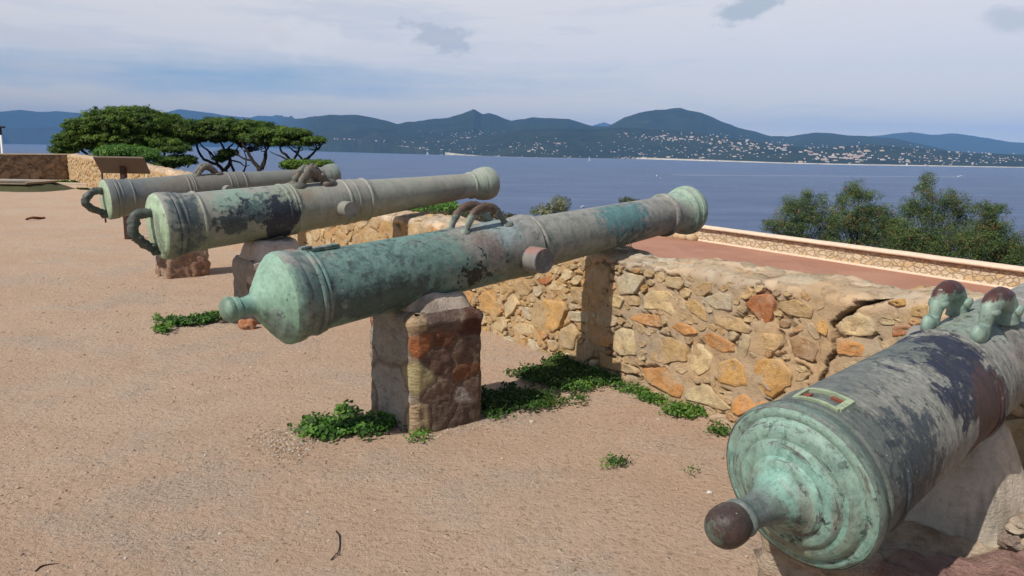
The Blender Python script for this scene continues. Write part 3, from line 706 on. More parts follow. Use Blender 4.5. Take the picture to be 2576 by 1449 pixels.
# ------------------------------------------------------------------ cannons
def ring(pts, x, r, w, hgt, n=6):
    """half-round moulding of width w and height hgt centred at x on radius r"""
    for k in range(n+1):
        th = math.pi*k/n; pts.append((x-w/2*math.cos(th), r+hgt*math.sin(th)))
def lathe(pts, n=96):
    P = []; 
    for (a, b) in zip(pts[:-1], pts[1:]):
        L = math.hypot(b[0]-a[0], b[1]-a[1]); m = max(1, int(L/.035))
        for j in range(m): P.append((a[0]+(b[0]-a[0])*j/m, a[1]+(b[1]-a[1])*j/m))
    P.append(pts[-1]); V = []
    for j in range(n):
        th = 2*math.pi*j/n
        for (x, r) in P: V.append((x, -r*math.sin(th), r*math.cos(th)))
    return V, grid_faces(n, len(P), True)
def smooth_by_angle(o, a=38):
    me = o.data; me.update()
    import bmesh
    bm = bmesh.new(); bm.from_mesh(me); bmesh.ops.remove_doubles(bm, verts=bm.verts, dist=1e-5)
    bmesh.ops.recalc_face_normals(bm, faces=bm.faces)
    for e_ in bm.edges:
        if len(e_.link_faces) == 2 and e_.calc_face_angle(0) > R(a): e_.smooth = False
    bm.to_mesh(me); bm.free()
def cannon_root(k, label):
    a, d = CN[k]; q = Vector(d).to_track_quat('X', 'Z')
    e = empty('bronze_cannon', a, label=label, cat='cannon', group='old bronze cannons aimed out to sea'); e.rotation_mode = 'QUATERNION'
    # x along the bore, z up
    X = Vector(d); Y = Vector((0, 0, 1)).cross(X).normalized(); Z = X.cross(Y)
    m = Matrix((X, Y, Z)).transposed(); e.rotation_quaternion = m.to_quaternion(); return e
def trunnion(e, x, r0_, r, ln, mat, z=-.03):
    for s in (-1, 1):
        V, f = [], []
        prof = [(0, .0), (0, r*1.0), (r0_-.02, r*1.0), (r0_+ln-.012, r*.99), (r0_+ln, r*.95), (r0_+ln, 0)]
        for j in range(36):
            th = 2*math.pi*j/36
            for (y, q) in prof: V.append((x+q*math.cos(th), s*y, z+q*math.sin(th)))
        o = mesh('trunnion', V, grid_faces(36, len(prof), True), mat, e); smooth_by_angle(o)
def bore(pts, xe, r):
    pts += [(xe, r+.004), (xe-.01, r), (xe-.5, r), (xe-.5, 0)]
# materials
TEAL, TEALL, NAVY, GRY, BRW, BLK = (.135, .235, .205), (.30, .50, .40), (.022, .03, .045), (.27, .275, .25), (.19, .105, .085), (.022, .024, .022)
VERT = (.29, .44, .335)
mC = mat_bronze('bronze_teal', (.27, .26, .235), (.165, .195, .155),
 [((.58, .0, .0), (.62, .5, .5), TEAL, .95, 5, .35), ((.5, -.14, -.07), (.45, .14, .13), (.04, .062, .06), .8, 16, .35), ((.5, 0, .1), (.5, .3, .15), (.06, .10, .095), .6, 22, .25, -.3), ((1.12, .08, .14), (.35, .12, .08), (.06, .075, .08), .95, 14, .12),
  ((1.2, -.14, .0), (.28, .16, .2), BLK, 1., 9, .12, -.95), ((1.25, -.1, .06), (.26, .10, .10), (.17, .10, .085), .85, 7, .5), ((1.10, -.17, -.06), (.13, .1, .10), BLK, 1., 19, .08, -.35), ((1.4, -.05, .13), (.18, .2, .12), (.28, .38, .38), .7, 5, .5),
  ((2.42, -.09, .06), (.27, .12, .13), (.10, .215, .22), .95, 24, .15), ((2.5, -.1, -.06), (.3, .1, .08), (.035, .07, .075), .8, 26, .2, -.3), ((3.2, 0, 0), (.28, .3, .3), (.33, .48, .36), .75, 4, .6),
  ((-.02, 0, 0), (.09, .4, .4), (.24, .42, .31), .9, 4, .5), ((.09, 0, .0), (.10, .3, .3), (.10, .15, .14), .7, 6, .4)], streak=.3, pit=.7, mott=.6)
mCf = mat_bronze('bronze_breech_green', (.25, .40, .305), (.19, .33, .235), [((-.08, -.12, -.1), (.1, .1, .12), (.16, .20, .19), .7, 8, .4), ((-.2, 0, 0), (.12, .1, .1), (.14, .26, .23), .8, 6, .5), ((-.34, 0, 0), (.13, .1, .1), (.15, .21, .16), .9, 6, .5)], streak=.15, pit=.6)
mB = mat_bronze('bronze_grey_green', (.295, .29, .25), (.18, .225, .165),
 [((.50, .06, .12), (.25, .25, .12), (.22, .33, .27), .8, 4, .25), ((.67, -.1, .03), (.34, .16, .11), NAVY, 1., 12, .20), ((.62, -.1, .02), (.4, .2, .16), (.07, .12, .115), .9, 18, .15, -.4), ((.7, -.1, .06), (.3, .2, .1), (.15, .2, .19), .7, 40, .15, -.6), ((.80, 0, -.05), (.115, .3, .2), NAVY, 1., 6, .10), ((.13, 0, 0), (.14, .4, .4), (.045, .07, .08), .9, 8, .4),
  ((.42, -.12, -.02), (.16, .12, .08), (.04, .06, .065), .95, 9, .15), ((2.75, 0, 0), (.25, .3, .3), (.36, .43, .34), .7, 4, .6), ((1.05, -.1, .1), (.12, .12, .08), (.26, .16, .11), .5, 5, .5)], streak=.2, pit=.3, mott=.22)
mBf = mat_bronze('bronze_pale_green', (.36, .48, .33), (.31, .42, .27), [((0, -.1, -.02), (.1, .06, .2), (.14, .17, .15), .6, 9, .3)], streak=0., pit=.9)
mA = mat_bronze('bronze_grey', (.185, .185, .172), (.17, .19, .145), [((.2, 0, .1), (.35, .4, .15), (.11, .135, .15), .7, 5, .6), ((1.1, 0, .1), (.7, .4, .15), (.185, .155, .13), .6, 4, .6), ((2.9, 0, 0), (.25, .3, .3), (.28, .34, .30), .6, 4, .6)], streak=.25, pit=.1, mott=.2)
mAf = mat_bronze('bronze_breech_pale', (.35, .45, .32), (.32, .43, .29), [], streak=0., pit=.1)
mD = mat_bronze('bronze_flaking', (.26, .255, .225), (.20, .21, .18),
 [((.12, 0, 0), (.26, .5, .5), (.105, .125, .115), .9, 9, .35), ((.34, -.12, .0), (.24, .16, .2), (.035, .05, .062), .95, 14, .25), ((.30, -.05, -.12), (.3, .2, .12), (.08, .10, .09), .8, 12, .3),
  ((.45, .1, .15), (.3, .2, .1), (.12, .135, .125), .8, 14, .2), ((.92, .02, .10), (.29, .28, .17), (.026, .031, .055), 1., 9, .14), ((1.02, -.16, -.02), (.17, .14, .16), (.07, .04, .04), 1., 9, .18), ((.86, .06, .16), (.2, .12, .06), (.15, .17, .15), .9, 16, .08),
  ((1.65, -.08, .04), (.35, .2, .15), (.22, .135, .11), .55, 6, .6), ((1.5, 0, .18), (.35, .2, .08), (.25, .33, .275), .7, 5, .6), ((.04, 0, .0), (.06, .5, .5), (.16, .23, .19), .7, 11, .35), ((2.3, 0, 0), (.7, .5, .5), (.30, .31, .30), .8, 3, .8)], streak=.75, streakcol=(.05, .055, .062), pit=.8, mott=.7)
mDf = mat_bronze('bronze_breech_verdigris', (.22, .33, .27), (.17, .225, .18), [((-.05, -.09, -.03), (.1, .08, .12), (.22, .25, .21), .8, 7, .3), ((-.05, .02, -.19), (.1, .14, .06), (.20, .21, .14), .7, 9, .4), ((-.20, 0, .02), (.16, .12, .12), (.135, .155, .15), .95, 5, .5)],
 streak=.0, pit=1., sc=1.3, mott=.7, radial=((.22, .42, .35), (.095, .08, .078), (.16, .18, .155)))
mKnob = mat_bronze('bronze_knob_dark', (.06, .036, .03), (.05, .045, .038), [((-.385, .012, -.006), (.05, .05, .045), (.115, .155, .12), .9, 60, .5)], streak=0, pit=1., rough=.42, mott=.8, sc=1.6)
mDol = mat_bronze('bronze_handle_pale', (.24, .34, .28), (.22, .30, .24), [((1.2, 0, .345), (9, 9, .085), (.085, .035, .03), 1., 3, .12)], streak=.0, pit=.5, rough=.42)
mDolC = mat_bronze('bronze_handle_brown', (.20, .23, .2), (.20, .23, .2), [((1.27, 0, .315), (9, 9, .07), (.12, .08, .055), 1., 5, .15)], streak=.0, pit=.9, mott=.9)
mTrG = mat_bronze('bronze_trunnion_grey', (.24, .235, .21), (.19, .2, .175), [((1.3, -.33, 0), (9, .06, 9), (.12, .12, .12), 1., 3, .3)], streak=0, pit=.1, mott=.2)  # last patch darkens the near end face: its shade put into the colour
mDark = mat_bronze('bronze_black_green', (.07, .085, .075), (.05, .07, .055), [], streak=.3, pit=.9, streakcol=(.2, .22, .19))
mDol2 = mat_bronze('bronze_lichen', (.12, .10, .085), (.13, .16, .13), [], streak=.6, streakcol=(.30, .14, .08), pit=.9)
mTr = mat_bronze('bronze_trunnion_end', (.26, .24, .21), (.19, .2, .19), [((1.50, -.26, .04), (.09, .09, .045), (.30, .15, .12), .8, 6, .4), ((1.52, -.335, 0), (9, .045, 9), (.10, .10, .105), 1., 3, .2)], streak=0, pit=.1, mott=.2)  # dark patch on the near end face is shade put into the colour

# --- C
e = cannon_root('C', 'teal green cannon with a ringed button breech, its muzzle above the cracked wall')
p = [(.0, .232), (.012, .236), (.05, .236), (.075, .232), (.085, .222), (.135, .218)]
ring(p, .155, .214, .03, .012); ring(p, .185, .212, .022, .006)
p += [(.21, .206), (.5, .199), (1.0, .190), (1.45, .187), (1.56, .190)]; p += [(1.60, .196), (1.625, .197), (1.635, .184)]
ring(p, 1.665, .178, .03, .010); p += [(1.69, .168), (2.0, .160), (2.5, .148), (2.90, .138), (2.95, .141)]
ring(p, 2.975, .146, .05, .014); p += [(3.0, .144), (3.04, .138), (3.09, .142), (3.13, .152), (3.165, .166), (3.168, .171), (3.185, .173), (3.19, .170), (3.215, .177), (3.218, .183), (3.25, .184), (3.253, .180), (3.28, .172), (3.295, .155)]
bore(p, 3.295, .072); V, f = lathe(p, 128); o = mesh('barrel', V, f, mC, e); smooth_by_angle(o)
p = [(.001, .231), (-.008, .222), (-.03, .205), (-.045, .19), (-.052, .183), (-.055, .176), (-.075, .155), (-.10, .125), (-.118, .098), (-.128, .092), (-.14, .078), (-.165, .064), (-.195, .056), (-.225, .055)]
p += [(-.228, .066), (-.25, .071), (-.262, .068), (-.266, .073), (-.285, .080), (-.297, .078), (-.302, .072), (-.318, .058), (-.33, .035), (-.335, 0)]
p = [(x, r if x > -.13 else r*.80) for x, r in p]; V, f = lathe(p, 96); o = mesh('cascabel', V, f, mCf, e); smooth_by_angle(o, 50); o.scale = (.87, 1, 1)
trunnion(e, 1.52, .185, .077, .115, mTr, -.045)
v, f = box(.20, .065, .018, (.255, -.0, .206+.008), .005); mesh('vent_block', v, f, mC, e)
v, f = box(.06, .05, .022, (.175, .0, .226), .005); mesh('vent_lip', v, f, mC, e)
def arch_handle(e, x0, x1, y, ybase, hgt, rad, mat, seed, lumps=0):
    z0 = .15; P = catmull([(x0, y, z0), (x0+.03, y, z0+hgt*.45), (x0+.085, y*.98, z0+hgt*.86), ((x0+x1)/2+.01, y*.96, z0+hgt), (x1-.07, y*.98, z0+hgt*.84), (x1-.02, y, z0+hgt*.42), (x1+.015, y, z0)], 6)
    n = len(P); t = np.linspace(0, 1, n); rr = rad*(.72+.5*np.sin(math.pi*t)**1.2)
    mb = MB(); v, f = tube(P, rr, 14, True, .3, seed, .8); mb.add(v, f)
    for (xx, r_) in ((x0, 1.25), (x1+.015, 1.45)):
        v, f = blob((xx, y, z0+.01), (rad*r_*1.5, rad*r_, rad*1.3), seed+xx, .25); mb.add(v, f)
    for k in range(lumps):
        q = P[int(random.uniform(.05, .95)*(n-1))]; v, f = blob(q+rng.normal(0, rad*.6, 3), np.array([1, 1, 1])*rad*random.uniform(.4, .75), k, .6); mb.add(v, f)
    return mb.build('lifting_handle', mat, e)
arch_handle(e, 1.12, 1.42, .075, .1, .142, .0225, mDolC, 1)
arch_handle(e, 1.12, 1.42, -.075, .1, .142, .0225, mDolC, 4)
# --- B
def loop_handle(e, r, mat, hz=.14, ln=.22, seed=0, lumps=10):
    P = catmull([(.01, 0, hz*.75), (-.06, 0, hz*.86), (-.13, 0, hz*.78), (-ln*.92, 0, hz*.3), (-ln*.98, 0, -hz*.15), (-ln*.8, 0, -hz*.6), (-.10, 0, -hz*.95), (-.04, 0, -hz*1.25), (.01, 0, -hz*1.35)], 5)
    t = np.linspace(0, 1, len(P)); rr = r*(1.15-.35*np.abs(t-.35)*1.3); mb = MB(); v, f = tube(P, rr, 14, True, .35, seed); mb.add(v, f)
    for k in range(lumps):
        i = int(t[1]*0+k/lumps*(len(P)-1)); v, f = blob(P[i]+rng.normal(0, r*.45, 3), np.array([1, .9, 1])*r*random.uniform(.45, .8), k+seed, .5); mb.add(v, f)
    v, f = blob(P[-3]+np.array([-.02, 0, -.01]), (r*1.5, r*1.1, r*.9), 3, .4); mb.add(v, f)
    return mb.build('cascabel_loop', mat, e)
def prof_AB():
    p = [(.0, .224), (.01, .228), (.07, .227), (.075, .219)]
    ring(p, .095, .217, .03, .007); p += [(.12, .211)]; ring(p, .14, .210, .02, .005); p += [(.17, .207), (.235, .203)]
    ring(p, .256, .203, .024, .010); p += [(.28, .200), (.5, .197), (.86, .190)]
    ring(p, .885, .189, .028, .009); p += [(.91, .188)]; ring(p, .93, .188, .02, .005); ring(p, .955, .186, .024, .008)
    p += [(.98, .181), (1.2, .176), (1.37, .173)]; ring(p, 1.39, .172, .028, .008); p += [(1.42, .172), (1.45, .172)]; ring(p, 1.465, .171, .018, .004)
    p += [(1.5, .169), (1.55, .167)]; ring(p, 1.58, .164, .028, .009)
    p += [(1.61, .154), (2.0, .134), (2.62, .108), (2.645, .112)]; ring(p, 2.665, .112, .028, .008)
    p += [(2.69, .114), (2.72, .122), (2.755, .137)]; ring(p, 2.765, .137, .016, .003); p += [(2.79, .145), (2.815, .149), (2.85, .150), (2.88, .146), (2.90, .138), (2.905, .125)]
    bore(p, 2.905, .06); return p
e = cannon_root('B', 'cannon with black and green peeling patches and a dark serpent loop at its pale breech')
e.scale = (1.22,)*3
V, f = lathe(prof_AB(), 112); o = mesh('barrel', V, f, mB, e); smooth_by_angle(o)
p = [(.001, .223), (-.012, .215), (-.02, .20), (-.018, .17), (-.026, .16), (-.032, .10), (-.034, 0)]; V, f = lathe(p, 80); o = mesh('breech_face', V, f, mBf, e); smooth_by_angle(o, 60)
loop_handle(e, .031, mDark, .115, .165, 3, 12); trunnion(e, 1.31, .17, .062, .11, mTrG, -.03)
arch_handle(e, 1.02, 1.24, .06, .1, .13, .032, mDol2, 7, 16); arch_handle(e, 1.02, 1.24, -.06, .1, .13, .032, mDol2, 9, 16)
# --- A
e = cannon_root('A', 'farthest cannon, plain grey barrel with ringed pale breech, standing in front of the pines')
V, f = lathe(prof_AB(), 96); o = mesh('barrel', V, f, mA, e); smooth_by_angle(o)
V, f = lathe([(.001, .223), (-.01, .215), (-.016, .15), (-.02, 0)], 64); o = mesh('breech_face', V, f, mAf, e); smooth_by_angle(o, 60)
loop_handle(e, .038, mDark, .12, .21, 11, 5); trunnion(e, 1.31, .17, .062, .10, mTrG, -.03)
arch_handle(e, 1.03, 1.27, .05, .1, .12, .028, mDol2, 17, 5); arch_handle(e, 1.03, 1.27, -.05, .1, .12, .028, mDol2, 19, 5)
# --- D
e = cannon_root('D', 'nearest cannon, lower right, flaking verdigris breech ending in a dark ball')
p = [(.0, .240), (.008, .245), (.03, .247), (.05, .243), (.06, .234), (.085, .231)]
ring(p, .105, .230, .028, .007); p += [(.13, .229), (.235, .226)]; ring(p, .25, .226, .02, .007); ring(p, .275, .225, .016, .004)
p += [(.30, .223), (.7, .216), (1.13, .209)]
ring(p, 1.15, .208, .022, .006); ring(p, 1.18, .208, .028, .010); ring(p, 1.21, .206, .018, .005); p += [(1.24, .202), (1.5, .196), (1.78, .190), (1.84, .195)]
p += [(1.86, .197), (1.88, .185)]; ring(p, 1.91, .180, .03, .009); p += [(1.94, .172), (2.5, .152), (3.1, .136), (3.25, .142), (3.35, .172), (3.42, .18), (3.45, .17)]
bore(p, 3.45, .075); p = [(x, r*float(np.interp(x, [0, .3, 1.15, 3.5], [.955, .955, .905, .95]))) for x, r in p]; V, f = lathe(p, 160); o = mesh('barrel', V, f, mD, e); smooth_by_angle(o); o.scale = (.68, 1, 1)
p = [(.001, .239), (-.006, .232), (-.010, .222), (-.006, .212), (-.012, .205), (-.026, .200), (-.036, .188), (-.040, .172), (-.040, .160), (-.050, .155), (-.058, .145), (-.062, .128), (-.063, .118), (-.074, .112), (-.082, .100), (-.086, .090), (-.096, .086), (-.110, .074), (-.130, .062), (-.16, .052), (-.20, .045), (-.24, .042), (-.275, .044)]
p += [(-.278, .050), (-.290, .0535), (-.300, .050), (-.304, .043), (-.306, .0)]
V, f = lathe(p, 128); V = [(x*.82, y*(.955 if x > -.12 or x < -.276 else 1.0), z*(.955 if x > -.12 or x < -.276 else 1.0)+max(0, -x-.08)*.12) for x, y, z in V]; o = mesh('cascabel', V, f, mDf, e); smooth_by_angle(o, 50)
p = [(-.303, .046), (-.312, .054), (-.33, .0605), (-.35, .062), (-.37, .060), (-.388, .053), (-.402, .041), (-.411, .024), (-.414, 0)]
V, f = lathe(p, 64); o = mesh('button', V, f, mKnob, e); smooth_by_angle(o, 50); o.location = (.022, 0, .0275); o.scale = (.88,)*3
# vent pan: a shallow oblong frame with a worn plug on top of the breech
mVent = mat_bronze('bronze_vent', (.33, .40, .26), (.28, .36, .25), [], streak=.0, pit=.6)
mb = MB()
def arcbox(x0, x1, y0, y1, r, h0):
    V = []; n = 8
    for k in range(n+1):
        y = y0+(y1-y0)*k/n
        for (x, hh) in ((x0, -.01), (x0, h0), (x1, h0), (x1, -.01)): V.append((x, y, math.sqrt(r*r-y*y)+hh))
    f = grid_faces(n+1, 4).tolist()+[(0, 1, 2, 3), tuple(n*4+np.array([3, 2, 1, 0]))]; return V, f
for a in [(.125, .14, -.07, .07), (.215, .232, -.075, .075), (.14, .215, -.075, -.058), (.14, .215, .058, .075)]:
    v, f = arcbox(*a, .228, .009); mb.add(v, f)
mb.build('vent_frame', mVent, e, False).scale = (.70, .955, .955)
mRed = mat_plain('red_bole', (.22, .07, .04), .8, .4, 30)
for a in [(.19, .206, -.055, -.02), (.155, .185, .03, .056)]: v, f = arcbox(*a, .228, .005); mesh('worn_plug', v, f, mRed, e, False).scale = (.70, .955, .955)
# dolphins with scrolled tails and blunt heads
for s in (-1, 1):
    x0 = .90; mb = MB(); y = .078*s; zb = .158
    P = catmull([(x0-.01, y, zb+.0), (x0+.005, y, zb+.03), (x0+.015, y, zb+.06), (x0+.04, y, zb+.093), (x0+.09, y, zb+.108), (x0+.14, y, zb+.093), (x0+.165, y, zb+.06), (x0+.168, y, zb+.03), (x0+.165, y, zb+.0)], 6)
    t = np.linspace(0, 1, len(P)); rr = np.interp(t, [0, .2, .42, .6, .8, 1], [.020, .022, .036, .034, .036, .040])
    v, f = tube(P, rr, 20, True, .10, s, .85); mb.add(v, f)
    hx = x0-.035; sp = [(hx+(.036-.0042*k)*math.cos(-k*.62+.6), y, zb+.028+(.036-.0042*k)*math.sin(-k*.62+.6)) for k in range(7)]
    v, f = tube(catmull(sp, 3), .019, 12); mb.add(v, f); v, f = blob((hx, y, zb+.026), (.034, .022, .034), s, .1); mb.add(v, f)
    v, f = blob((x0+.035, y, zb+.080), (.034, .033, .022), 3, .15); mb.add(v, f)      # brow over the tail
    for k in range(3): v, f = blob((x0+.190+.008*k, y-.012+.012*k, zb+.01+.018*k), (.030, .020, .011), k, .2); mb.add(v, f)   # lips
    for q in (-1, 1): v, f = blob((x0+.178, y+q*.032, zb+.045), (.026, .012, .020), q, .2); mb.add(v, f)    # gills
    mb.build('dolphin_handle', mDol, e)
trunnion(e, 1.2, .175, .075, .12, mTr, -.04)

# ------------------------------------------------------------------ small court things
mWood = mat_plain('dark_wood', (.055, .028, .02), .7, .4, 12); mBoard = mat_plain('board_back', (.13, .10, .075), .7, .35, 6); mPale = mat_plain('board_face', (.5, .48, .42), .5, .2, 5)
pb = on_z(322, 602); e = empty('information_board', pb, label='slanting dark brown information board on a single post, seen from behind, by the farthest cannon', cat='information board')
v, f = box(.085, .07, 1.22, (0, 0, .59), .006); mesh('post', v, f, mWood, e, False)
tlt = Matrix.Rotation(R(-38), 4, 'X'); 
def tv(v): return [tuple(tlt @ Vector(p)) for p in v]
v, f = box(.80, .42, .03, (0, 0, 0), .004); v = np.array(tv(v))+np.array([0, -.02, 1.20]); v[:, 0] += np.where(v[:, 2] < 1.2, -.03, .03); mesh('panel', v, f, mBoard, e, False)
v, f = box(.78, .40, .006, (0, 0, .0185), .002); v = np.array(tv(v))+np.array([0, -.02, 1.20]); v[:, 0] += np.where(v[:, 2] < 1.2, -.03, .03); mesh('panel_face', v, f, mPale, e, False)
e.rotation_euler = (0, 0, R(0))
v, f = box(.03, .03, 1.0, (0, 0, .5), .006); o = mesh('iron_stake', v, f, mWood, None, False, loc=on_z(266, 560)); o['label'] = 'thin dark stake standing behind the farthest cannon, left of the board post'; o['category'] = 'stake'
# stone slab at the far left
sl = on_z(26, 480); mSlab = mat_plain('pale_slab', (.48, .40, .31), .9, .3, 6); mMoss = mat_plain('mossy_earth', (.07, .07, .03), 1., .5, 14, bump=1.)
e = empty('stone_slab', sl, label='pale flat stone slab on a mossy bank at the left edge of the court', cat='slab')
v, f = box(2.6, 1.7, .09, (-.6, .55, .26), .02); mesh('slab_top', v, f, mSlab, e)
V = []; C = []; nU, nV = 60, 34
for i in range(nU):
    for j in range(nV):
        x = -2.6+i*4.2/(nU-1); y = -.7+j*2.2/(nV-1); d = max(abs(x+.7)-1.25, 0)/.75; d2 = max(-(y+.15), 0)/.35
        h = .24*max(0, 1-math.hypot(d, d2)**1.2); V.append((x, y, h-.02+.03*fb(x*2, y*2, 1)*(h > .01)))
mesh('mossy_bank', V, grid_faces(nU, nV), mMoss, e)
kb = on_z(95, 463.5); mb = MB()
v, f = box(4.3, .22, .10, (0, 0, .03), .02); mb.add(v, f)
o = mb.build('kerb', mSlab, None, False, loc=kb); o['label'] = 'thin stone kerb set in the dirt in front of the dark far wall'; o['category'] = 'kerb'
# lamp post beyond the wall
lp = at_y(8, 400, 41.5); zt = at_y(6, 320, 41.5)[2]; mWhite = mat_plain('white_paint', (.75, .75, .75), .5, .1); mBlk = mat_plain('black_metal', (.02, .02, .02), .5, .1)
e = empty('lamp_post', (lp[0], lp[1], -3.), label='slim white lamp post with a flat dark head beyond the far left wall', cat='lamp post')
v, f = tube([(0, 0, -1), (0, 0, 2), (0, 0, zt+3-.1)], [.075, .065, .05], 12); mesh('pole', v, f, mWhite, e)
v, f = box(.62, .34, .10, (-.12, 0, zt+3), .03); mesh('lamp_head', v, f, mBlk, e); v, f = tube([(0, 0, zt+3-.4), (0, 0, zt+3-.02)], [.06, .06], 10); mesh('collar', v, f, mBlk, e)
# twigs and leaf litter
mTwig = mat_plain('dry_twig', (.035, .022, .016), .9, .3); mLit = mat_plain('dry_leaf', (.24, .085, .04), .8, .4)
def twig(px, r, label, nm='twig', cat='twig', mat=mTwig):
    P = [on_z(*q) for q in px]; c = P[0].copy(); P = [p-c+np.array([0, 0, r*.9+.004*(i % 2)]) for i, p in enumerate(P)]
    v, f = tube(catmull(P, 4), np.linspace(r, r*.55, (len(P)-1)*4+1), 8, True, .3, 3); o = mesh(nm, v, f, mat, None, loc=c); o['label'] = label; o['category'] = cat
twig([(846, 1338), (853, 1350), (855, 1372), (849, 1399)], .0035, 'short curved dark twig lying on the dirt at the bottom of the picture')
twig([(90, 1440), (108, 1428), (150, 1420)], .004, 'pale-edged dark twig lying on the dirt in the lower left corner')
twig([(833, 1410), (848, 1395)], .003, 'tiny stub of stick beside the curved twig')
a = on_z(66, 557); b = on_z(113, 550); c = (a+b)/2; V = []; C = []
for i in range(13):
    t = i/12; w = .05*math.sin(math.pi*t)**.7+.004; m_ = a+(b-a)*t-c
    for q in (-1, 0, 1): V.append(m_+np.array([0, q*w*2.2, .02+(.035 if q == 0 else .0)+.02*math.sin(t*5)]))
o = mesh('dry_palm_leaf', V, grid_faces(13, 3), mLit, None, loc=c); o['label'] = 'long reddish brown dry leaf lying alone on the dirt at the left'; o['category'] = 'leaf'
sol = o.modifiers.new('thick', 'SOLIDIFY'); sol.thickness = .006
# loose stones
def loose(px, r, c, label, seed):
    p = on_z(*px); v, f = blob((0, 0, r[2]*.5), r, seed, .6, 3, 1.6); C = np.tile(np.array(c), (len(v), 1))
    o = mesh('loose_stone', v, f, M_stone, None, True, C, loc=p); o['label'] = label; o['category'] = 'stone'
loose((622, 826), (.07, .05, .055), (.45, .2, .1), 'reddish stone on the dirt just behind the button of the middle cannon', 3)
loose((1785, 1241), (.014, .012, .008), (.75, .72, .66), 'tiny white stone on the dirt left of the nearest cannon', 5)
loose((1622, 975), (.05, .03, .02), (.38, .13, .08), 'small red stone among weeds at the foot of the cracked wall', 9)
loose((1845, 1062), (.12, .05, .04), (.5, .38, .26), 'flat tan stone at the wall foot beside the nearest breech', 12)
loose((1338, 1064), (.018, .014, .012), (.6, .5, .4), 'pale pebble lying right of the squared middle pier', 15)
# gravel
V = []; Fc = []; C = []
ico = np.array([(0, 0, 1), (.9, 0, -.2), (-.45, .78, -.2), (-.45, -.78, -.2), (.3, .5, .55), (-.6, .1, .5), (.3, -.55, .5)])
icf = [(0, 6, 1), (0, 1, 4), (0, 4, 2), (0, 2, 5), (0, 5, 3), (0, 3, 6), (6, 3, 1), (4, 1, 2), (5, 2, 3), (1, 3, 2)]
nv = 0
def gravel(x, y, r, c):
    global nv
    a = random.random()*6.28; k = np.array([random.uniform(.7, 1.3), random.uniform(.6, 1.1), random.uniform(.35, .7)])*r
    v = ico*k; ca, sa_ = math.cos(a), math.sin(a); v = np.stack([v[:, 0]*ca-v[:, 1]*sa_, v[:, 0]*sa_+v[:, 1]*ca, v[:, 2]], 1)+np.array([x, y, gz(x, y)+r*.12])
    V.append(v); Fc.extend([tuple(np.array(q)+nv) for q in icf]); C.append(np.tile(c, (7, 1))); nv += 7
def court(x, y): return (np.array([x, y, 0])-P0)@WN > .03
PG = [np.array(q) for q in [(.50, .38, .28), (.36, .25, .17), (.62, .53, .44), (.44, .32, .22), (.30, .22, .16), (.44, .36, .31)]]
cnt = 0
while cnt < 12000:
    Y = 1.2+8*random.random()**1.6; X = random.uniform(-.75, .75)*Y
    if not court(X, Y): continue
    if mn.noise(Vector((X*1.1, Y*1.1, 3)))+random.uniform(-.5, .5) < .0: continue
    gravel(X, Y, random.uniform(.0018, .0045)*(1+1.5*(random.random() < .10))*(1+.08*Y), random.choice(PG)*random.uniform(.85, 1.15)); cnt += 1
for _ in range(700):
    px = (random.gauss(722, 42), random.gauss(1118, 26)); p = on_z(*px); gravel(p[0], p[1], random.uniform(.004, .013), random.choice(PG))
for _ in range(260):
    t = random.random(); px = (1060+t*160+random.gauss(0, 12), 1098-t*34+random.gauss(4, 6)); p = on_z(*px); gravel(p[0], p[1], random.uniform(.004, .009), random.choice(PG))
o = mesh('gravel', np.vstack(V), Fc, M_stone, None, False, np.vstack(C)); o['kind'] = 'stuff'; o['label'] = 'fine loose gravel scattered over the dirt'

# ------------------------------------------------------------------ plants
def leaf_cloud(P, N, size, cols, aspect=1.6, jit=.6, six=True):
    """one six-sided leaf per point; P centres, N preferred normals"""
    n = len(P); N = N+rng.normal(0, jit, (n, 3)); N /= np.linalg.norm(N, axis=1)[:, None]+1e-9
    a = np.cross(N, rng.normal(0, 1, (n, 3))); a /= np.linalg.norm(a, axis=1)[:, None]+1e-9; b = np.cross(N, a)
    s = np.asarray(size)*np.ones(n); out = []
    sh = [(-1, 0, 0), (-.45, .42, .12), (.4, .40, .12), (1, 0, 0), (.4, -.40, .12), (-.45, -.42, .12)] if six else [(-1, 0, 0), (0, .38, .05), (1, 0, 0), (0, -.38, .05)]
    k = len(sh); V = np.zeros((n, k, 3))
    for i, (u, v, w) in enumerate(sh): V[:, i] = P+a*(u*s)[:, None]+b*(v*s*2/aspect)[:, None]+N*(w*s)[:, None]
    F_ = np.arange(n*k).reshape(n, k); C_ = np.repeat(cols, k, 0); return V.reshape(-1, 3), F_, C_
GREENS = 1.1*np.array([(.045, .115, .018), (.06, .15, .02), (.035, .085, .015), (.09, .19, .03), (.03, .07, .018), (.12, .20, .035)])
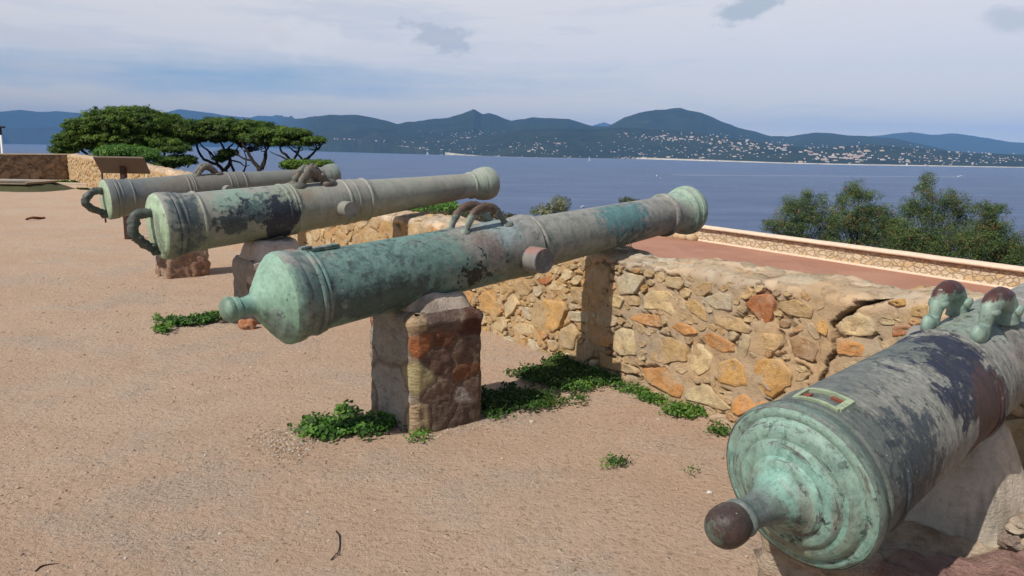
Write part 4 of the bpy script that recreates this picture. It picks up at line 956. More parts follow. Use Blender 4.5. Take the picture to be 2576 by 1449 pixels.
def weed(px, r, n, h, ls, label, pal=GREENS, seed=0, cat='weed', dens=None):
    """px: centre pixels with radii in metres (rx, ry) along picture-right / away"""
    Ps = []; cols = []; Ns = []
    c0 = on_z(*px[0][:2])
    for (x, y, rx, ry, w) in px:
        c = on_z(x, y); m = int(n*w*1.15); clumps = max(3, m//34)
        cc = rng.normal(0, .5, (clumps, 2))*np.array([rx, ry]); hh = rng.uniform(.3, 1., clumps)*h
        k = rng.integers(0, clumps, m); q = rng.normal(0, 1, (m, 3)); q /= np.linalg.norm(q, axis=1)[:, None]; q *= rng.uniform(.2, 1, m)[:, None]**.5
        cr = .035+.03*rng.random(clumps)
        P = np.stack([c[0]+cc[k, 0]+q[:, 0]*cr[k]*1.3, c[1]+cc[k, 1]+q[:, 1]*cr[k]*1.3, np.abs(q[:, 2])*cr[k]*.75+hh[k]*rng.random(m)*.6+.006], 1)
        Ps.append(P); base = pal[rng.integers(0, len(pal), clumps)]; cols.append(base[k]*rng.uniform(.75, 1.3, (m, 1))); Ns.append(q*.5+np.array([-.2, -.3, .9]))
    P = np.vstack(Ps); side = (P[:, :2]-P0[:2])@WN[:2]; P = P[side > .015]; ok = side > .015
    V, F_, C_ = leaf_cloud(P-np.array([c0[0], c0[1], 0]), np.vstack(Ns)[ok], ls*.78*rng.uniform(.6, 1.4, len(P)), np.vstack(cols)[ok], 1.5, .55)
    o = mesh('weed', V, F_, M_leaf, None, True, C_, loc=(c0[0], c0[1], 0)); tag(o, label, cat, 'low green weeds on the dirt')
mStem = mat_plain('green_stem', (.10, .12, .04), .8, .3)
SHADED_GREENS = GREENS*.5  # darker greens: shade of the cannon's shadow put into the leaf colour
weed([(455, 815, .22, .10, .5), (510, 808, .16, .08, .35), (550, 800, .1, .06, .15), (410, 835, .08, .06, .12)], .1, 1500, .07, .019, 'leafy green weed patch on open dirt left of the middle cannon button')
weed([(860, 1085, .20, .11, .5), (800, 1085, .08, .10, .15), (930, 1075, .15, .09, .25), (985, 1065, .08, .06, .12), (870, 1045, .1, .07, .1)], .1, 2600, .075, .016, 'dense green weed clump at the left foot of the squared middle pier')
weed([(1057, 1105, .02, .03, 1.)], .1, 90, .04, .011, 'tiny green tuft at the near corner of the squared middle pier')
weed([(1300, 1010, .26, .16, .3), (1390, 950, .25, .22, .35), (1450, 920, .2, .2, .35), (1470, 960, .2, .12, .2), (1250, 1020, .1, .14, .2)], .1, 11000, .05, .013, 'wide dark weed carpet in the shadow between the squared middle pier and the wall', SHADED_GREENS)
weed([(1465, 905, .16, .12, 1.)], .1, 1500, .24, .016, 'tall dark leafy weed climbing the wall in the shadow of the cannon chase', SHADED_GREENS)
weed([(1520, 960, .14, .12, .5), (1440, 975, .14, .1, .4), (1495, 945, .12, .08, .2)], .1, 1600, .07, .012, 'bright green weed spilling from shade at the foot of the wall', GREENS)
weed([(1600, 985, .10, .09, .4), (1640, 1010, .09, .06, .4), (1570, 955, .07, .07, .2)], .1, 1100, .055, .011, 'thin straggling weed along the wall base, left of its last tuft', GREENS*.9)
weed([(1715, 1045, .09, .04, .6), (1745, 1042, .05, .04, .3), (1700, 1035, .06, .05, .3)], .1, 650, .07, .013, 'green tuft of weed at the wall base under the golden stones', GREENS)
weed([(1805, 1092, .045, .035, 1.)], .1, 220, .04, .010, 'small grey green weed tuft close to the nearest cannon breech', GREENS*.8)
weed([(1546, 1170, .035, .025, 1.)], .1, 150, .03, .009, 'lone little green weed in the open dirt below the wall')
weed([(1738, 1190, .015, .012, 1.)], .1, 30, .02, .007, 'smallest speck of green weed in the dirt, right of the lone little one')
weed([(1250, 1052, .05, .03, 1.)], .1, 160, .06, .011, 'green sprig on the sunny edge of the shadow right of the squared middle pier')
weed([(167, 461, .5, .25, 1.)], .1, 700, .14, .06, 'green tuft at the foot of the wall near the far left corner', GREENS*.8)
weed([(205, 477, .35, .2, 1.)], .1, 260, .06, .04, 'dark low weed at the foot of the lit wall behind the farthest cannon', GREENS*.6)
def tuft_cloud(env, Y, ntuft, per, tr, ls, pal, shell=True, thr=-.2, dep=1., flat=.55, origin=None, nsc=.6, upn=.7):
    """env: list of (px, py, rx, ry, weight) ellipsoids in picture units at distance Y -> points, normals, colours"""
    sc = Y/F; Ps = []; Ns = []; Cs = []
    w = np.array([q[2]*q[3]*(q[4] if len(q) > 4 else 1) for q in env]); w = w/w.sum()
    tips = []
    for q, ww in zip(env, w):
        c = at_y(q[0], q[1], Y); c[1] += (q[5] if len(q) > 5 else 0); m = int(ntuft*ww); r = np.array([q[2]*sc, max(q[2]*sc*.8, .6)*dep, q[3]*sc])
        got = 0; tries = 0
        while got < m and tries < m*12:
            tries += 1; d = rng.normal(0, 1, 3); d /= np.linalg.norm(d)
            if shell:
                if d[2] < -.25: d[2] *= -1 if random.random() < .6 else 1
                k = random.uniform(.72, 1.05) if random.random() < .85 else random.uniform(1., 1.28)
            else: k = random.random()**.45*1.05
            p = c+d*r*k
            if mn.noise(Vector(p*nsc)+Vector((3, Y, 0))) < thr: continue
            tips.append((p, d)); got += 1
    tips_p = np.array([t[0] for t in tips]); tips_d = np.array([t[1] for t in tips]); n = len(tips_p)
    q = rng.normal(0, 1, (n, per, 3)); q /= np.linalg.norm(q, axis=2)[..., None]; q *= rng.random((n, per, 1))**.5
    rad = tr*rng.uniform(.6, 1.3, (n, 1, 1)); P = tips_p[:, None]+q*rad*np.array([1, 1, flat]); N = q*.6+tips_d[:, None]*.5+np.array([0, 0, upn])
    tone = rng.uniform(.65, 1.35, (n, 1, 1)); base = pal[rng.integers(0, len(pal), n)][:, None]*tone
    C_ = np.tile(base, (1, per, 1))*rng.uniform(.7, 1.35, (n, per, 1))
    P = P.reshape(-1, 3); N = N.reshape(-1, 3); C_ = C_.reshape(-1, 3)
    o = np.array(origin); V, F_, CC = leaf_cloud(P-o, N, ls*rng.uniform(.7, 1.3, len(P)), C_, 2.6, .5, False)
    return V, F_, CC, tips_p
PINE = np.array([(.075, .135, .016), (.10, .165, .02), (.055, .105, .015), (.125, .18, .025), (.04, .08, .014)])
def z7(x, y): return (129+.2812*x, 257.6+.2812*y)
def pine(Y, base_px, gz_, env, limbs, ntuft, label, per=56, twigs=160):
    b = at_y(*base_px, Y); b[2] = gz_; e = empty('pine_tree', b, label=label, cat='pine tree', group='umbrella pines beyond the wall')
    V, F_, C_, tips = tuft_cloud(env, Y, ntuft, per, .24, .072, PINE, True, -.5, 1., .5, b)
    mesh('crown', V, F_, M_leaf, e, True, C_)
    mb = MB(); rel = lambda px, dy: at_y(*px, Y)+np.array([0, dy, 0])-b; ends = []
    for i, (pts, r_) in enumerate(limbs):
        dy = random.uniform(-.5, .5) if i else 0
        P = [rel(z7(*p), dy*k/max(1, len(pts)-1)) for k, p in enumerate(pts)]
        if i == 0 or r_ >= .13:
            q = P[0].copy(); P = [np.array([q[0]*.35, q[1]*.35, -.4]), np.array([q[0]*.6, q[1]*.6, q[2]*.55])]+P
        P = catmull(P, 5); n = len(P); P = P+np.array([[.05*mn.noise(Vector((k*.35, i, 0))), 0, .05*mn.noise(Vector((k*.35, i, 9)))] for k in range(n)])
        v, f = tube(P, np.linspace(r_, r_*.35, n), 8, True, .2, i); mb.add(v, f); ends += [P[int(n*.55)], P[int(n*.75)], P[-1], P[-1]]
    ends = np.array(ends)
    for k in range(twigs):
        t = tips[rng.integers(0, len(tips))]-b; d = np.linalg.norm(ends-t, axis=1); s = ends[np.argmin(d)]
        if d.min() > 2.6: continue
        m_ = (s+t)/2+rng.normal(0, .12, 3)+np.array([0, 0, -.1]); v, f = tube(catmull([s, m_, t], 4), np.linspace(.035, .012, 9), 5, False); mb.add(v, f)
    mb.build('trunk', M_bark, e)
pine(42, (350, 440), -2.2, [(330, 312, 105, 36), (250, 335, 72, 34), (196, 358, 48, 24), (163, 378, 27, 15, 1.3), (400, 325, 72, 30), (455, 332, 58, 26), (300, 350, 95, 28), (390, 355, 85, 22), (345, 292, 60, 20)],
     [([(560, 560), (500, 470), (450, 430), (400, 380), (330, 320)], .17), ([(470, 520), (380, 500), (310, 460), (240, 400), (180, 380)], .10), ([(640, 560), (700, 480), (760, 380), (800, 280)], .14), ([(700, 480), (860, 420), (1000, 350), (1080, 290)], .10)],
     4200, 'largest umbrella pine, a broad dark green dome at the left beyond the wall')
pine(39, (445, 440), -2.2, [(445, 405, 42, 11), (410, 418, 22, 8), (470, 400, 16, 6), (440, 375, 32, 9, .6), (420, 360, 30, 9, .6)],
     [([(1000, 640), (1060, 610), (1130, 565), (1190, 530), (1250, 520)], .07), ([(960, 620), (980, 540), (1020, 450), (1050, 400)], .09), ([(1000, 640), (1080, 560), (1120, 480)], .06)],
     420, 'small dark ragged pine low at the right foot of the largest pine', 40, 40)
pine(43, (640, 440), -2.2, [(560, 322, 82, 20), (622, 326, 68, 19), (520, 336, 52, 18), (672, 338, 52, 15), (600, 344, 80, 12), (553, 399, 12, 6, 1.5), (576, 385, 18, 8), (480, 330, 30, 14)],
     [([(1560, 630), (1590, 560), (1600, 510), (1570, 460), (1540, 400), (1500, 340)], .14), ([(1545, 620), (1490, 560), (1400, 530), (1330, 480), (1290, 400), (1285, 350), (1200, 310)], .10), ([(1500, 575), (1470, 500), (1430, 440), (1380, 400), (1350, 350)], .08),
      ([(1635, 630), (1620, 560), (1600, 500), (1660, 440), (1700, 380)], .08), ([(1600, 520), (1690, 535), (1740, 570), (1790, 560)], .05), ([(1710, 625), (1750, 570), (1757, 470), (1720, 400)], .05), ([(1600, 510), (1560, 440), (1600, 380), (1650, 330)], .07)],
     2300, 'middle umbrella pine with a flat crown on many twisting dark limbs')
pine(41, (665, 440), -2.2, [(700, 336, 62, 13), (745, 336, 32, 10), (690, 352, 50, 12), (660, 350, 40, 12)],
     [([(1860, 620), (1850, 580), (1800, 520), (1760, 450), (1720, 380), (1700, 320)], .15), ([(1860, 600), (1900, 540), (1920, 450), (1960, 380), (2000, 330)], .09), ([(1800, 520), (1720, 500), (1660, 450), (1640, 420)], .06), ([(1890, 600), (1930, 500), (1935, 420), (1900, 340)], .07)],
     650, 'umbrella pine with a forked trunk between the middle pine and the rightmost one')
pine(40, (745, 445), -2.2, [(740, 338, 34, 9), (788, 352, 26, 6, 1.4), (758, 360, 22, 5, .7), (715, 356, 24, 7)],
     [([(2180, 560), (2150, 535), (2110, 480), (2060, 440), (2050, 400), (2090, 340)], .11), ([(2130, 520), (2050, 480), (1960, 440)], .05), ([(2160, 530), (2200, 450), (2230, 380), (2250, 320)], .07), ([(2250, 540), (2330, 470), (2400, 400), (2440, 360)], .08), ([(2250, 520), (2210, 460), (2160, 420), (2140, 380)], .06), ([(2180, 540), (2280, 500), (2310, 470)], .05)],
     330, 'rightmost umbrella pine, thin and open, with one limb reaching over the water', 44, 60)
def shrub(Y, base_px, gz_, env, ntuft, label, pal, per=16, tr=.2, ls=.05, thr=-.1, name='shrub', stems=26, group=None, shell=False, cat='shrub', nsc=.9, leafy=.7, br=.025):
    b = at_y(*base_px, Y); b[2] = gz_; e = empty(name, b, label=label, cat=cat)
    if group: e['group'] = group
    V, F_, C_, tips = tuft_cloud(env, Y, ntuft, per, tr, ls, pal, shell, thr, 1., .8, b, nsc, leafy)
    mesh('leaves', V, F_, M_leaf, e, True, C_); mb = MB()
    for k in range(stems):
        t = tips[rng.integers(0, len(tips))]-b; m_ = t*np.array([.35, .35, .55])+rng.normal(0, .1, 3)
        P = catmull([(t[0]*.08, t[1]*.08, -.3), m_, t], 6); v, f = tube(P, np.linspace(br, br*.3, len(P)), 5, False); mb.add(v, f)
        for j in range(3):
            q = P[random.randint(5, len(P)-2)]; d = np.linalg.norm(tips-b-q, axis=1); w_ = tips[np.argsort(d)[random.randint(2, 30) % len(d)]]-b
            v, f = tube([q, (q+w_)/2+rng.normal(0, .04, 3), w_], [br*.45, br*.3, br*.15], 4, False); mb.add(v, f)
    mb.build('branches', M_bark, e)
OLV = 1.42*np.array([(.075, .11, .03), (.055, .09, .025), (.10, .125, .04), (.04, .07, .025), (.105, .125, .04), (.06, .10, .035), (.055, .09, .025), (.10, .12, .06), (.06, .095, .03), (.07, .11, .03), (.09, .12, .035), (.05, .08, .03), (.16, .08, .04)])
BRT = np.array([(.09, .19, .03), (.12, .23, .04), (.06, .14, .025)])
shrub(36, (320, 440), -2, [(315, 386, 62, 16), (270, 392, 30, 10), (370, 395, 30, 12)], 900, 'bright green leafy shrub under the largest pine, right behind the board', BRT, 20, .2, .07, -.6, shell=True, stems=14)
shrub(38, (770, 440), -2.2, [(760, 416, 44, 8), (808, 413, 28, 5), (735, 414, 22, 7)], 500, 'low dark green cushion shrub under the rightmost pine', PINE*1.3, 30, .2, .07, -.6, shell=True, stems=10)
g = 'open branched shrubs beyond the terrace parapet'
shrub(40, (2010, 640), -4.6, [(2000, 560, 60, 55), (1955, 572, 38, 22), (1928, 560, 14, 7, 1.3), (2028, 495, 14, 24, 1.3), (1990, 515, 26, 26), (2040, 530, 36, 40), (2090, 555, 42, 45, .8), (2010, 620, 100, 30), (2070, 500, 16, 16, .8), (2085, 595, 40, 40)], 3000, 'olive green open shrub, leftmost of those behind the terrace parapet', OLV, 15, .24, .044, -.45, 'open_shrub', 60, g)
shrub(38, (2150, 650), -4.6, [(2150, 480, 24, 30, 1.2), (2128, 500, 24, 18), (2186, 492, 32, 14), (2140, 540, 56, 50), (2190, 570, 62, 56), (2215, 530, 34, 20, .8), (2150, 630, 110, 34), (2250, 600, 50, 50), (2245, 560, 34, 30)], 3600, 'open shrub with a single raised head, second from the left behind the terrace parapet', OLV, 15, .24, .044, -.45, 'open_shrub', 64, g)
shrub(36, (2330, 660), -4.6, [(2334, 455, 12, 24, 1.6), (2325, 482, 24, 20, 1.2), (2285, 520, 22, 26), (2330, 530, 46, 50), (2385, 500, 26, 26), (2410, 530, 44, 44), (2350, 600, 100, 60), (2290, 590, 60, 60), (2430, 600, 50, 55), (2340, 650, 140, 40)], 4600, 'tallest open shrub behind the terrace parapet, with a pointed top', OLV, 15, .24, .043, -.45, 'open_shrub', 70, g)
shrub(34, (2490, 670), -4.6, [(2475, 525, 22, 20), (2515, 530, 24, 16), (2500, 565, 42, 40), (2470, 610, 60, 55), (2540, 625, 50, 50), (2540, 670, 80, 50)], 3200, 'dense shrub at the right edge of the picture behind the terrace parapet', OLV, 15, .24, .043, -.45, 'open_shrub', 60, g)
RST = np.array([(.25, .06, .03), (.2, .08, .04)])
b = at_y(2432, 592, 34.6)
GRC = np.array([(.13, .16, .09), (.2, .2, .12), (.07, .11, .05), (.26, .25, .17)])
shrub(16, (1392, 545), -3, [(1372, 528, 26, 16), (1410, 512, 22, 20, 1.3), (1345, 530, 12, 8), (1400, 540, 40, 16), (1395, 570, 42, 30), (1395, 620, 46, 34), (1395, 680, 46, 40)], 1100, 'grey green flowering shrub standing against the sea just behind the middle cannon chase', GRC, 14, .07, .028, -.3, stems=16, nsc=3., br=.012)
shrub(18, (1590, 520), -3, [(1580, 503, 22, 4), (1598, 508, 16, 5), (1565, 506, 8, 5), (1580, 530, 30, 14), (1580, 562, 34, 20), (1570, 590, 30, 14)], 420, 'few dark sprigs showing above the chase near the muzzle of the middle cannon', GRC*.6, 12, .06, .03, -.4, stems=8, nsc=3., br=.012)
shrub(13, (1100, 560), -2.8, [(1095, 526, 48, 11), (1125, 518, 22, 8), (1060, 530, 24, 7), (1095, 575, 60, 34), (1095, 650, 60, 44)], 1500, 'bright green cushion shrub outside the wall below the second farthest cannon muzzle', BRT, 20, .09, .04, -.6, shell=True, stems=8, nsc=2., br=.015)
DRY = np.array([(.10, .075, .045), (.06, .05, .03), (.14, .12, .05), (.05, .07, .025)])
shrub(12, (1180, 560), -2.8, [(1080, 538, 75, 5), (1170, 538, 60, 6), (1240, 545, 60, 6), (1290, 552, 30, 5)], 700, 'dry brown brush trailing along the outer edge of the wall', DRY, 12, .05, .022, -.6, name='dry_brush', stems=7, nsc=2., br=.012)

# ------------------------------------------------------------------ sea, far land
ms = NT('sea_water'); p = ms.obj()
w1 = ms.noise(ms.map(p, (1, 1.6, 1), (0, 0, .5)), .22, 6, .62); w2 = ms.noise(ms.map(p, (1, 4., 1), (0, 0, -.15)), .006, 4, .6); w3 = ms.noise(p, 1.6, 3, .6)
w4 = ms.noise(ms.map(p, (.5, 2.2, 1), (0, 0, .1)), .018, 6, .7); cs = ms.mix(ms.ramp(w2, [(.4, 0.), (.6, 1.)]), (.072, .11, .205), (.10, .142, .245)); cs = ms.mix(ms.ramp(w4, [(.36, .55), (.5, 0.)]), cs, (.045, .07, .145)); cs = ms.mix(ms.ramp(w4, [(.56, 0.), (.68, .45)]), cs, (.13, .18, .28))
hh = ms.math('ADD', w1, ms.math('MULTIPLY', w3, .2))
M_sea = ms.out(cs, .42, ms.bump(hh, 1., 1.6), spec=.22)
V = []; RR = [0, 20, 60, 120, 250, 500, 1000, 2000, 4000, 8000, 14000, 19500]
for a in range(96):
    for r_ in RR: V.append((r_*math.sin(a*2*math.pi/96), r_*math.cos(a*2*math.pi/96), 0))
tag(mesh('sea', V, grid_faces(96, len(RR), True)[:, ::-1], M_sea, loc=(0, 0, SEA)), kind='structure')
def azel(x, y):
    d = ray(x, y); return math.atan2(d[0], d[1]), d[2]/math.hypot(d[0], d[1])
def prof_(pts): q = np.array([azel(*p) for p in pts]); return q[:, 0], q[:, 1]
SH = prof_([(-400, 358), (0, 361.5), (440, 369), (690, 371), (770, 378), (804, 381), (1080, 388.5), (1340, 396.5), (1610, 400.3), (1730, 403.8), (1985, 411.5), (2170, 415.5), (2576, 422), (3000, 428)])
def shore(az): return (EYE-SEA)/-np.interp(az, *SH)
L1 = prof_([(-400, 353), (0, 355), (400, 357), (600, 358), (760, 358), (860, 350), (1000, 346), (1200, 337), (1300, 331), (1500, 327), (1560, 322), (1700, 330), (1790, 338), (1850, 348), (1940, 362), (2060, 371), (2200, 364), (2350, 374), (2450, 384), (2576, 388), (3000, 396)])
L2 = prof_([(-400, 345), (0, 345), (250, 340), (400, 330), (560, 312), (620, 297), (650, 291), (700, 289), (760, 298), (830, 291), (900, 293), (960, 303), (1000, 311), (1060, 305), (1130, 299), (1170, 288), (1192, 281), (1212, 291), (1232, 289), (1285, 305), (1340, 297), (1430, 299), (1490, 319), (1530, 320), (1570, 297), (1610, 284), (1650, 278), (1710, 274.5), (1770, 287), (1850, 321), (1900, 333), (1940, 345), (1980, 346), (2050, 337), (2160, 343), (2240, 348), (2330, 366), (2400, 383), (2576, 392), (3000, 400)])
L3 = prof_([(-400, 322), (0, 322), (150, 320), (300, 322), (420, 327), (600, 335), (900, 350), (1400, 350), (2000, 352), (2160, 343), (2230, 338), (2290, 332), (2340, 338), (2410, 337), (2470, 344), (2576, 357), (3000, 365)])
L4 = prof_([(-400, 284), (0, 281), (50, 278), (100, 283), (140, 281), (190, 284), (250, 286), (340, 290), (410, 285), (450, 275.5), (520, 282), (600, 293), (640, 297), (800, 318), (960, 318), (1060, 306), (1150, 318), (1480, 318), (1520, 306.5), (1560, 318), (1800, 340), (2300, 350), (2576, 358), (3000, 360)])
azs = np.linspace(R(-44), R(46), 1300)
tau = np.concatenate([[-.02, -.004, 0, .002, .006], np.linspace(.012, .4, 34), np.linspace(.42, 4.4, 62)])
def layer(az, r, L, Rc, wf, wb, pw=1.):
    hc = EYE+np.interp(az, *L)*Rc-SEA; x = (r-Rc)/np.where(r < Rc, wf, wb); s = np.clip(1-np.abs(x), 0, 1); s = s*s*(3-2*s); return hc*s**pw
def terr(az, r):
    sh = shore(az); t = r/sh-1
    r1 = np.minimum(sh*1.30, sh+1500); h = layer(az, r, L1, r1, r1-sh+1, 2500, .75)
    r2 = np.maximum(7600+0*az, sh+2200); h = np.maximum(h, layer(az, r, L2, r2, 3300, 3000))
    h = np.maximum(h, layer(az, r, L3, 12500+0*az, 3500, 2500)); h = np.maximum(h, layer(az, r, L4, 16500+0*az, 3500, 2500)); return h, t
AA, TT = np.meshgrid(azs, tau, indexing='ij'); RRm = shore(AA)*(1+TT)
keep = np.minimum(RRm, 19000); hgt, tt = terr(AA, keep)
X = keep*np.sin(AA); Y_ = keep*np.cos(AA); nzm = np.zeros_like(hgt)
for i in range(hgt.shape[0]):
    for j in range(hgt.shape[1]):
        v = Vector((X[i, j]*.0011, Y_[i, j]*.0011, 0)); nzm[i, j] = mn.fractal(v, 1., 2., 4)
base_n = np.clip(TT/.1, 0, 1)
hz = hgt+nzm*base_n*np.clip(hgt*.12, 2, 26)-10*base_n*(keep > 10000)
hz = np.maximum(hz, np.where(TT > .002, 1.2, 0)); hz = np.where(TT < 0, -3, hz); hz = np.where(TT == 0, .4, hz)
rel_h = hz
Cc = np.zeros(hz.shape+(3,))
xs_ = AA
green = np.array([.018, .027, .018]); g2 = np.array([.040, .050, .028]); sand = np.array([.85, .74, .6])
for i in range(0, hz.shape[0]):
    for j in range(hz.shape[1]):
        k = .5+.5*mn.noise(Vector((X[i, j]*.004, Y_[i, j]*.004, 7))); Cc[i, j] = green*(1-k)+g2*k
sandm = (TT < .018) & (AA > azel(1600, 400)[0]); Cc[sandm] = sand
sandm = (TT < .004) & (AA > azel(1120, 388)[0]); Cc[sandm] = sand*.6
mh = NT('far_hills'); n1 = mh.noise(mh.obj(), .012, 5, .7); n2 = mh.noise(mh.obj(), .0035, 5, .6)
n5 = mh.noise(mh.obj(), .03, 4, .7); ch = mh.mix(mh.ramp(n5, [(.52, 0.), (.66, .7)]), ch, (.06, .062, .035)) if False else mh.mix(mh.ramp(n1, [(.35, .6), (.6, 0.)]), mh.attr(), mh.mix(1., mh.attr(), (.5, .55, .5), 'MULTIPLY')); ch = mh.mix(mh.ramp(n2, [(.62, 0.), (.75, .35)]), ch, (.14, .12, .08)); n5 = mh.noise(mh.obj(), .02, 4, .75); ch = mh.mix(mh.ramp(n5, [(.50, 0.), (.62, .4)]), ch, (.065, .066, .04)); n6 = mh.noise(mh.obj(), .05, 2, .6); ch = mh.mix(mh.ramp(n6, [(.72, 0.), (.78, .5)]), ch, (.16, .14, .10))
M_hill = mh.out(ch, 1., mh.bump(n1, .8, 12.), spec=.0)
V = np.stack([X, Y_, hz+SEA], -1).reshape(-1, 3)
tag(mesh('hills', V, grid_faces(len(azs), len(tau)), M_hill, cols=Cc.reshape(-1, 3)), kind='structure')
# houses
mWall = [mat_plain('render_'+n, c, .8, .15, .2, bump=0) for n, c in (('white', (.62, .60, .57)), ('cream', (.55, .47, .37)), ('pink', (.46, .35, .29)))]
mRoof = [mat_plain('tiles_'+n, c, .9, .2, .2, bump=0) for n, c in (('red', (.38, .17, .10)), ('tan', (.46, .29, .20)))]
def house_mesh(k):
    mb = MB(); w, d, h = [(18, 10, 6), (13, 10, 7), (26, 11, 6), (12, 9, 9), (34, 12, 9), (16, 12, 5)][k]
    v, f = box(w, d, h+3, (0, 0, h/2-1.5), .05); mb.add(v, f, m=0)
    W2, D2 = w/2+.6, d/2+.6
    v = [(-W2, -D2, h), (W2, -D2, h), (W2, D2, h), (-W2, D2, h), (-W2+4, 0, h+2.6), (W2-4, 0, h+2.6)]; f = [(0, 1, 5, 4), (1, 2, 5), (2, 3, 4, 5), (3, 0, 4), (3, 2, 1, 0)]; mb.add(v, f, m=1)
    if k in (0, 2, 4):
        v, f = box(w*.4, d*.8, h*.6+2, (w*.55, -d*.3, h*.3-1), .05); mb.add(v, f, m=0)
        v, f = box(w*.44, d*.9, .5, (w*.55, -d*.3, h*.6+.25), .05); mb.add(v, f, m=1)
    me = None; o = mb.build('house', [mWall[k % 3 if k != 2 else 0], mRoof[k % 2]], None, False); me = o.data; bpy.data.objects.remove(o); return me
HM = [house_mesh(k) for k in range(6)]
def land_at(x, y):
    az, el = azel(x, y); sh = float(shore(az)); r = sh*1.003
    while r < 9000:
        h, _ = terr(np.array(az), np.array(r)); h = float(h)+SEA
        if EYE+el*r <= max(h, SEA+1.2): return az, r, max(h, SEA+1.)
        r += 25
    return None
SPOT = []
def place_house(x, y, lab, grp, cat='house', ks=(0, 1, 2, 3, 5), nm='house', sc=(.9, 1.5)):
    q = land_at(x, y)
    if q is None: return False
    az, r, h = q; o = bpy.data.objects.new(nm, HM[random.choice(ks)]); col.objects.link(o)
    o.location = (r*math.sin(az), r*math.cos(az), h+1.5); o.rotation_euler = (0, 0, -az+random.uniform(-.5, .5)); s = random.uniform(*sc)*.52; SPOT.append((x, y)); o.scale = (s, s, s)
    o['label'] = lab; o['category'] = cat; o['group'] = grp; return True
def scatter(n, fn, **k):
    c = 0; t = 0
    while c < n and t < n*6:
        t += 1; x, y = fn()
        if place_house(x, y, **k): c += 1
U = random.uniform
scatter(62, lambda: (U(1000, 1560), U(338, 385)), lab='tiny pale house scattered among trees on the far slope left of the round hill', grp='houses on the slope left of the round hill', sc=(.7, 1.3))
scatter(12, lambda: (U(840, 1080), U(350, 372)), lab='tiny white house on the low far shore just right of the pines', grp='houses on the low shore right of the pines')
def ridge_pt():
    t = random.random(); return 1560+t*430+U(-10, 10), 334+t*34+random.gauss(6, 7)
scatter(72, ridge_pt, lab='tiny pinkish house of the village strung along the slope below the round hill', grp='village houses below the round hill', ks=(1, 2, 3, 5, 2))
scatter(26, lambda: (U(1500, 1960), U(368, 398)), lab='tiny white house on the lower slope between the round hill and the sea', grp='houses low on the slope under the round hill', sc=(.6, 1.1))
scatter(46, lambda: (random.gauss(2105, 55), 411-abs(random.gauss(0, 20))), lab='tiny cream building of the waterfront village near the white beach', grp='waterfront village buildings', ks=(0, 2, 3, 4, 4), sc=(.8, 1.3), nm='village_building', cat='building')
scatter(34, lambda: (U(2210, 2560), U(382, 416)), lab='tiny house among trees behind the long white beach at the right', grp='houses behind the long beach', sc=(.6, 1.1))
def town():
    return U(-60, 150), U(354, 359.5)
scatter(34, town, lab='tiny pale building of the far town on the shore at the left edge', grp='far town buildings on the left shore', ks=(4, 4, 2, 3), nm='town_building', cat='building', sc=(1.2, 2.4))
scatter(10, lambda: (U(1560, 1780), U(397, 401)), lab='tiny building on the shore in the middle of the far coast', grp='shore buildings of the far coast', ks=(0, 2, 4), sc=(.7, 1.2))
# the many smaller houses beyond what can be told apart, as one scatter
hb = MB(); cnt = 0; base_ = list(SPOT)
while cnt < 620:
    r_ = random.random()
    if r_ < .45: x, y = U(1000, 2000), U(330, 398)
    elif r_ < .75: q = random.choice(base_); x, y = q[0]+random.gauss(0, 18), q[1]+random.gauss(0, 6)
    else: x, y = U(2020, 2570), U(362, 416)
    q = land_at(x, y)
    if q is None: continue
    az, r, h = q; s = random.uniform(.2, .52); k = random.choice((0, 1, 2, 3, 5)); w_, d_, h_ = [(18, 10, 6), (13, 10, 7), (26, 11, 6), (12, 9, 9), (34, 12, 9), (16, 12, 5)][k]
    v, f = box(w_*s, d_*s, h_*s+3, (0, 0, h_*s/2-1.5), .05); a_ = -az+U(-.5, .5); v = np.stack([v[:, 0]*math.cos(a_)-v[:, 1]*math.sin(a_), v[:, 0]*math.sin(a_)+v[:, 1]*math.cos(a_), v[:, 2]], 1)+np.array([r*math.sin(az), r*math.cos(az), h+1]); hb.add(v, f, m=random.randint(0, 2)); cnt += 1
tag(hb.build('houses', mWall, None, False), kind='stuff', label='countless smaller pale houses sprinkled over the far wooded coast')
# ------------------------------------------------------------------ boats
mHull = mat_plain('boat_white', (.8, .8, .8), .4, .05, 1, bump=0); mSail = mat_plain('sail_cloth', (.82, .82, .80), .7, .05, 1, bump=0); mDeck = mat_plain('boat_deck', (.5, .42, .32), .6, .1, 1, bump=0); mWake = mat_plain('wake_foam', (.75, .78, .82), .7, .3, .3, bump=0)
mGl = mat_plain('boat_glass', (.04, .05, .07), .2, .0, 1, bump=0)
def sea_pt(x, y): return on_z(x, y, SEA+.05)
def hull_bm(L, B, D):
    V = []; n = 12
    for i in range(n+1):
        t = i/n; w = B/2*min(1, (1-t)*2.2)**.6*(.85+.15*min(1, t*4)); x = L*(t-.5); sh_ = D*(1+.3*t)
        V += [(x, -w, sh_), (x, -w*.8, D*.3), (x, 0, -D*.3), (x, w*.8, D*.3), (x, w, sh_)]
    f = grid_faces(n+1, 5).tolist(); f.append((0, 1, 2, 3, 4)); return V, f
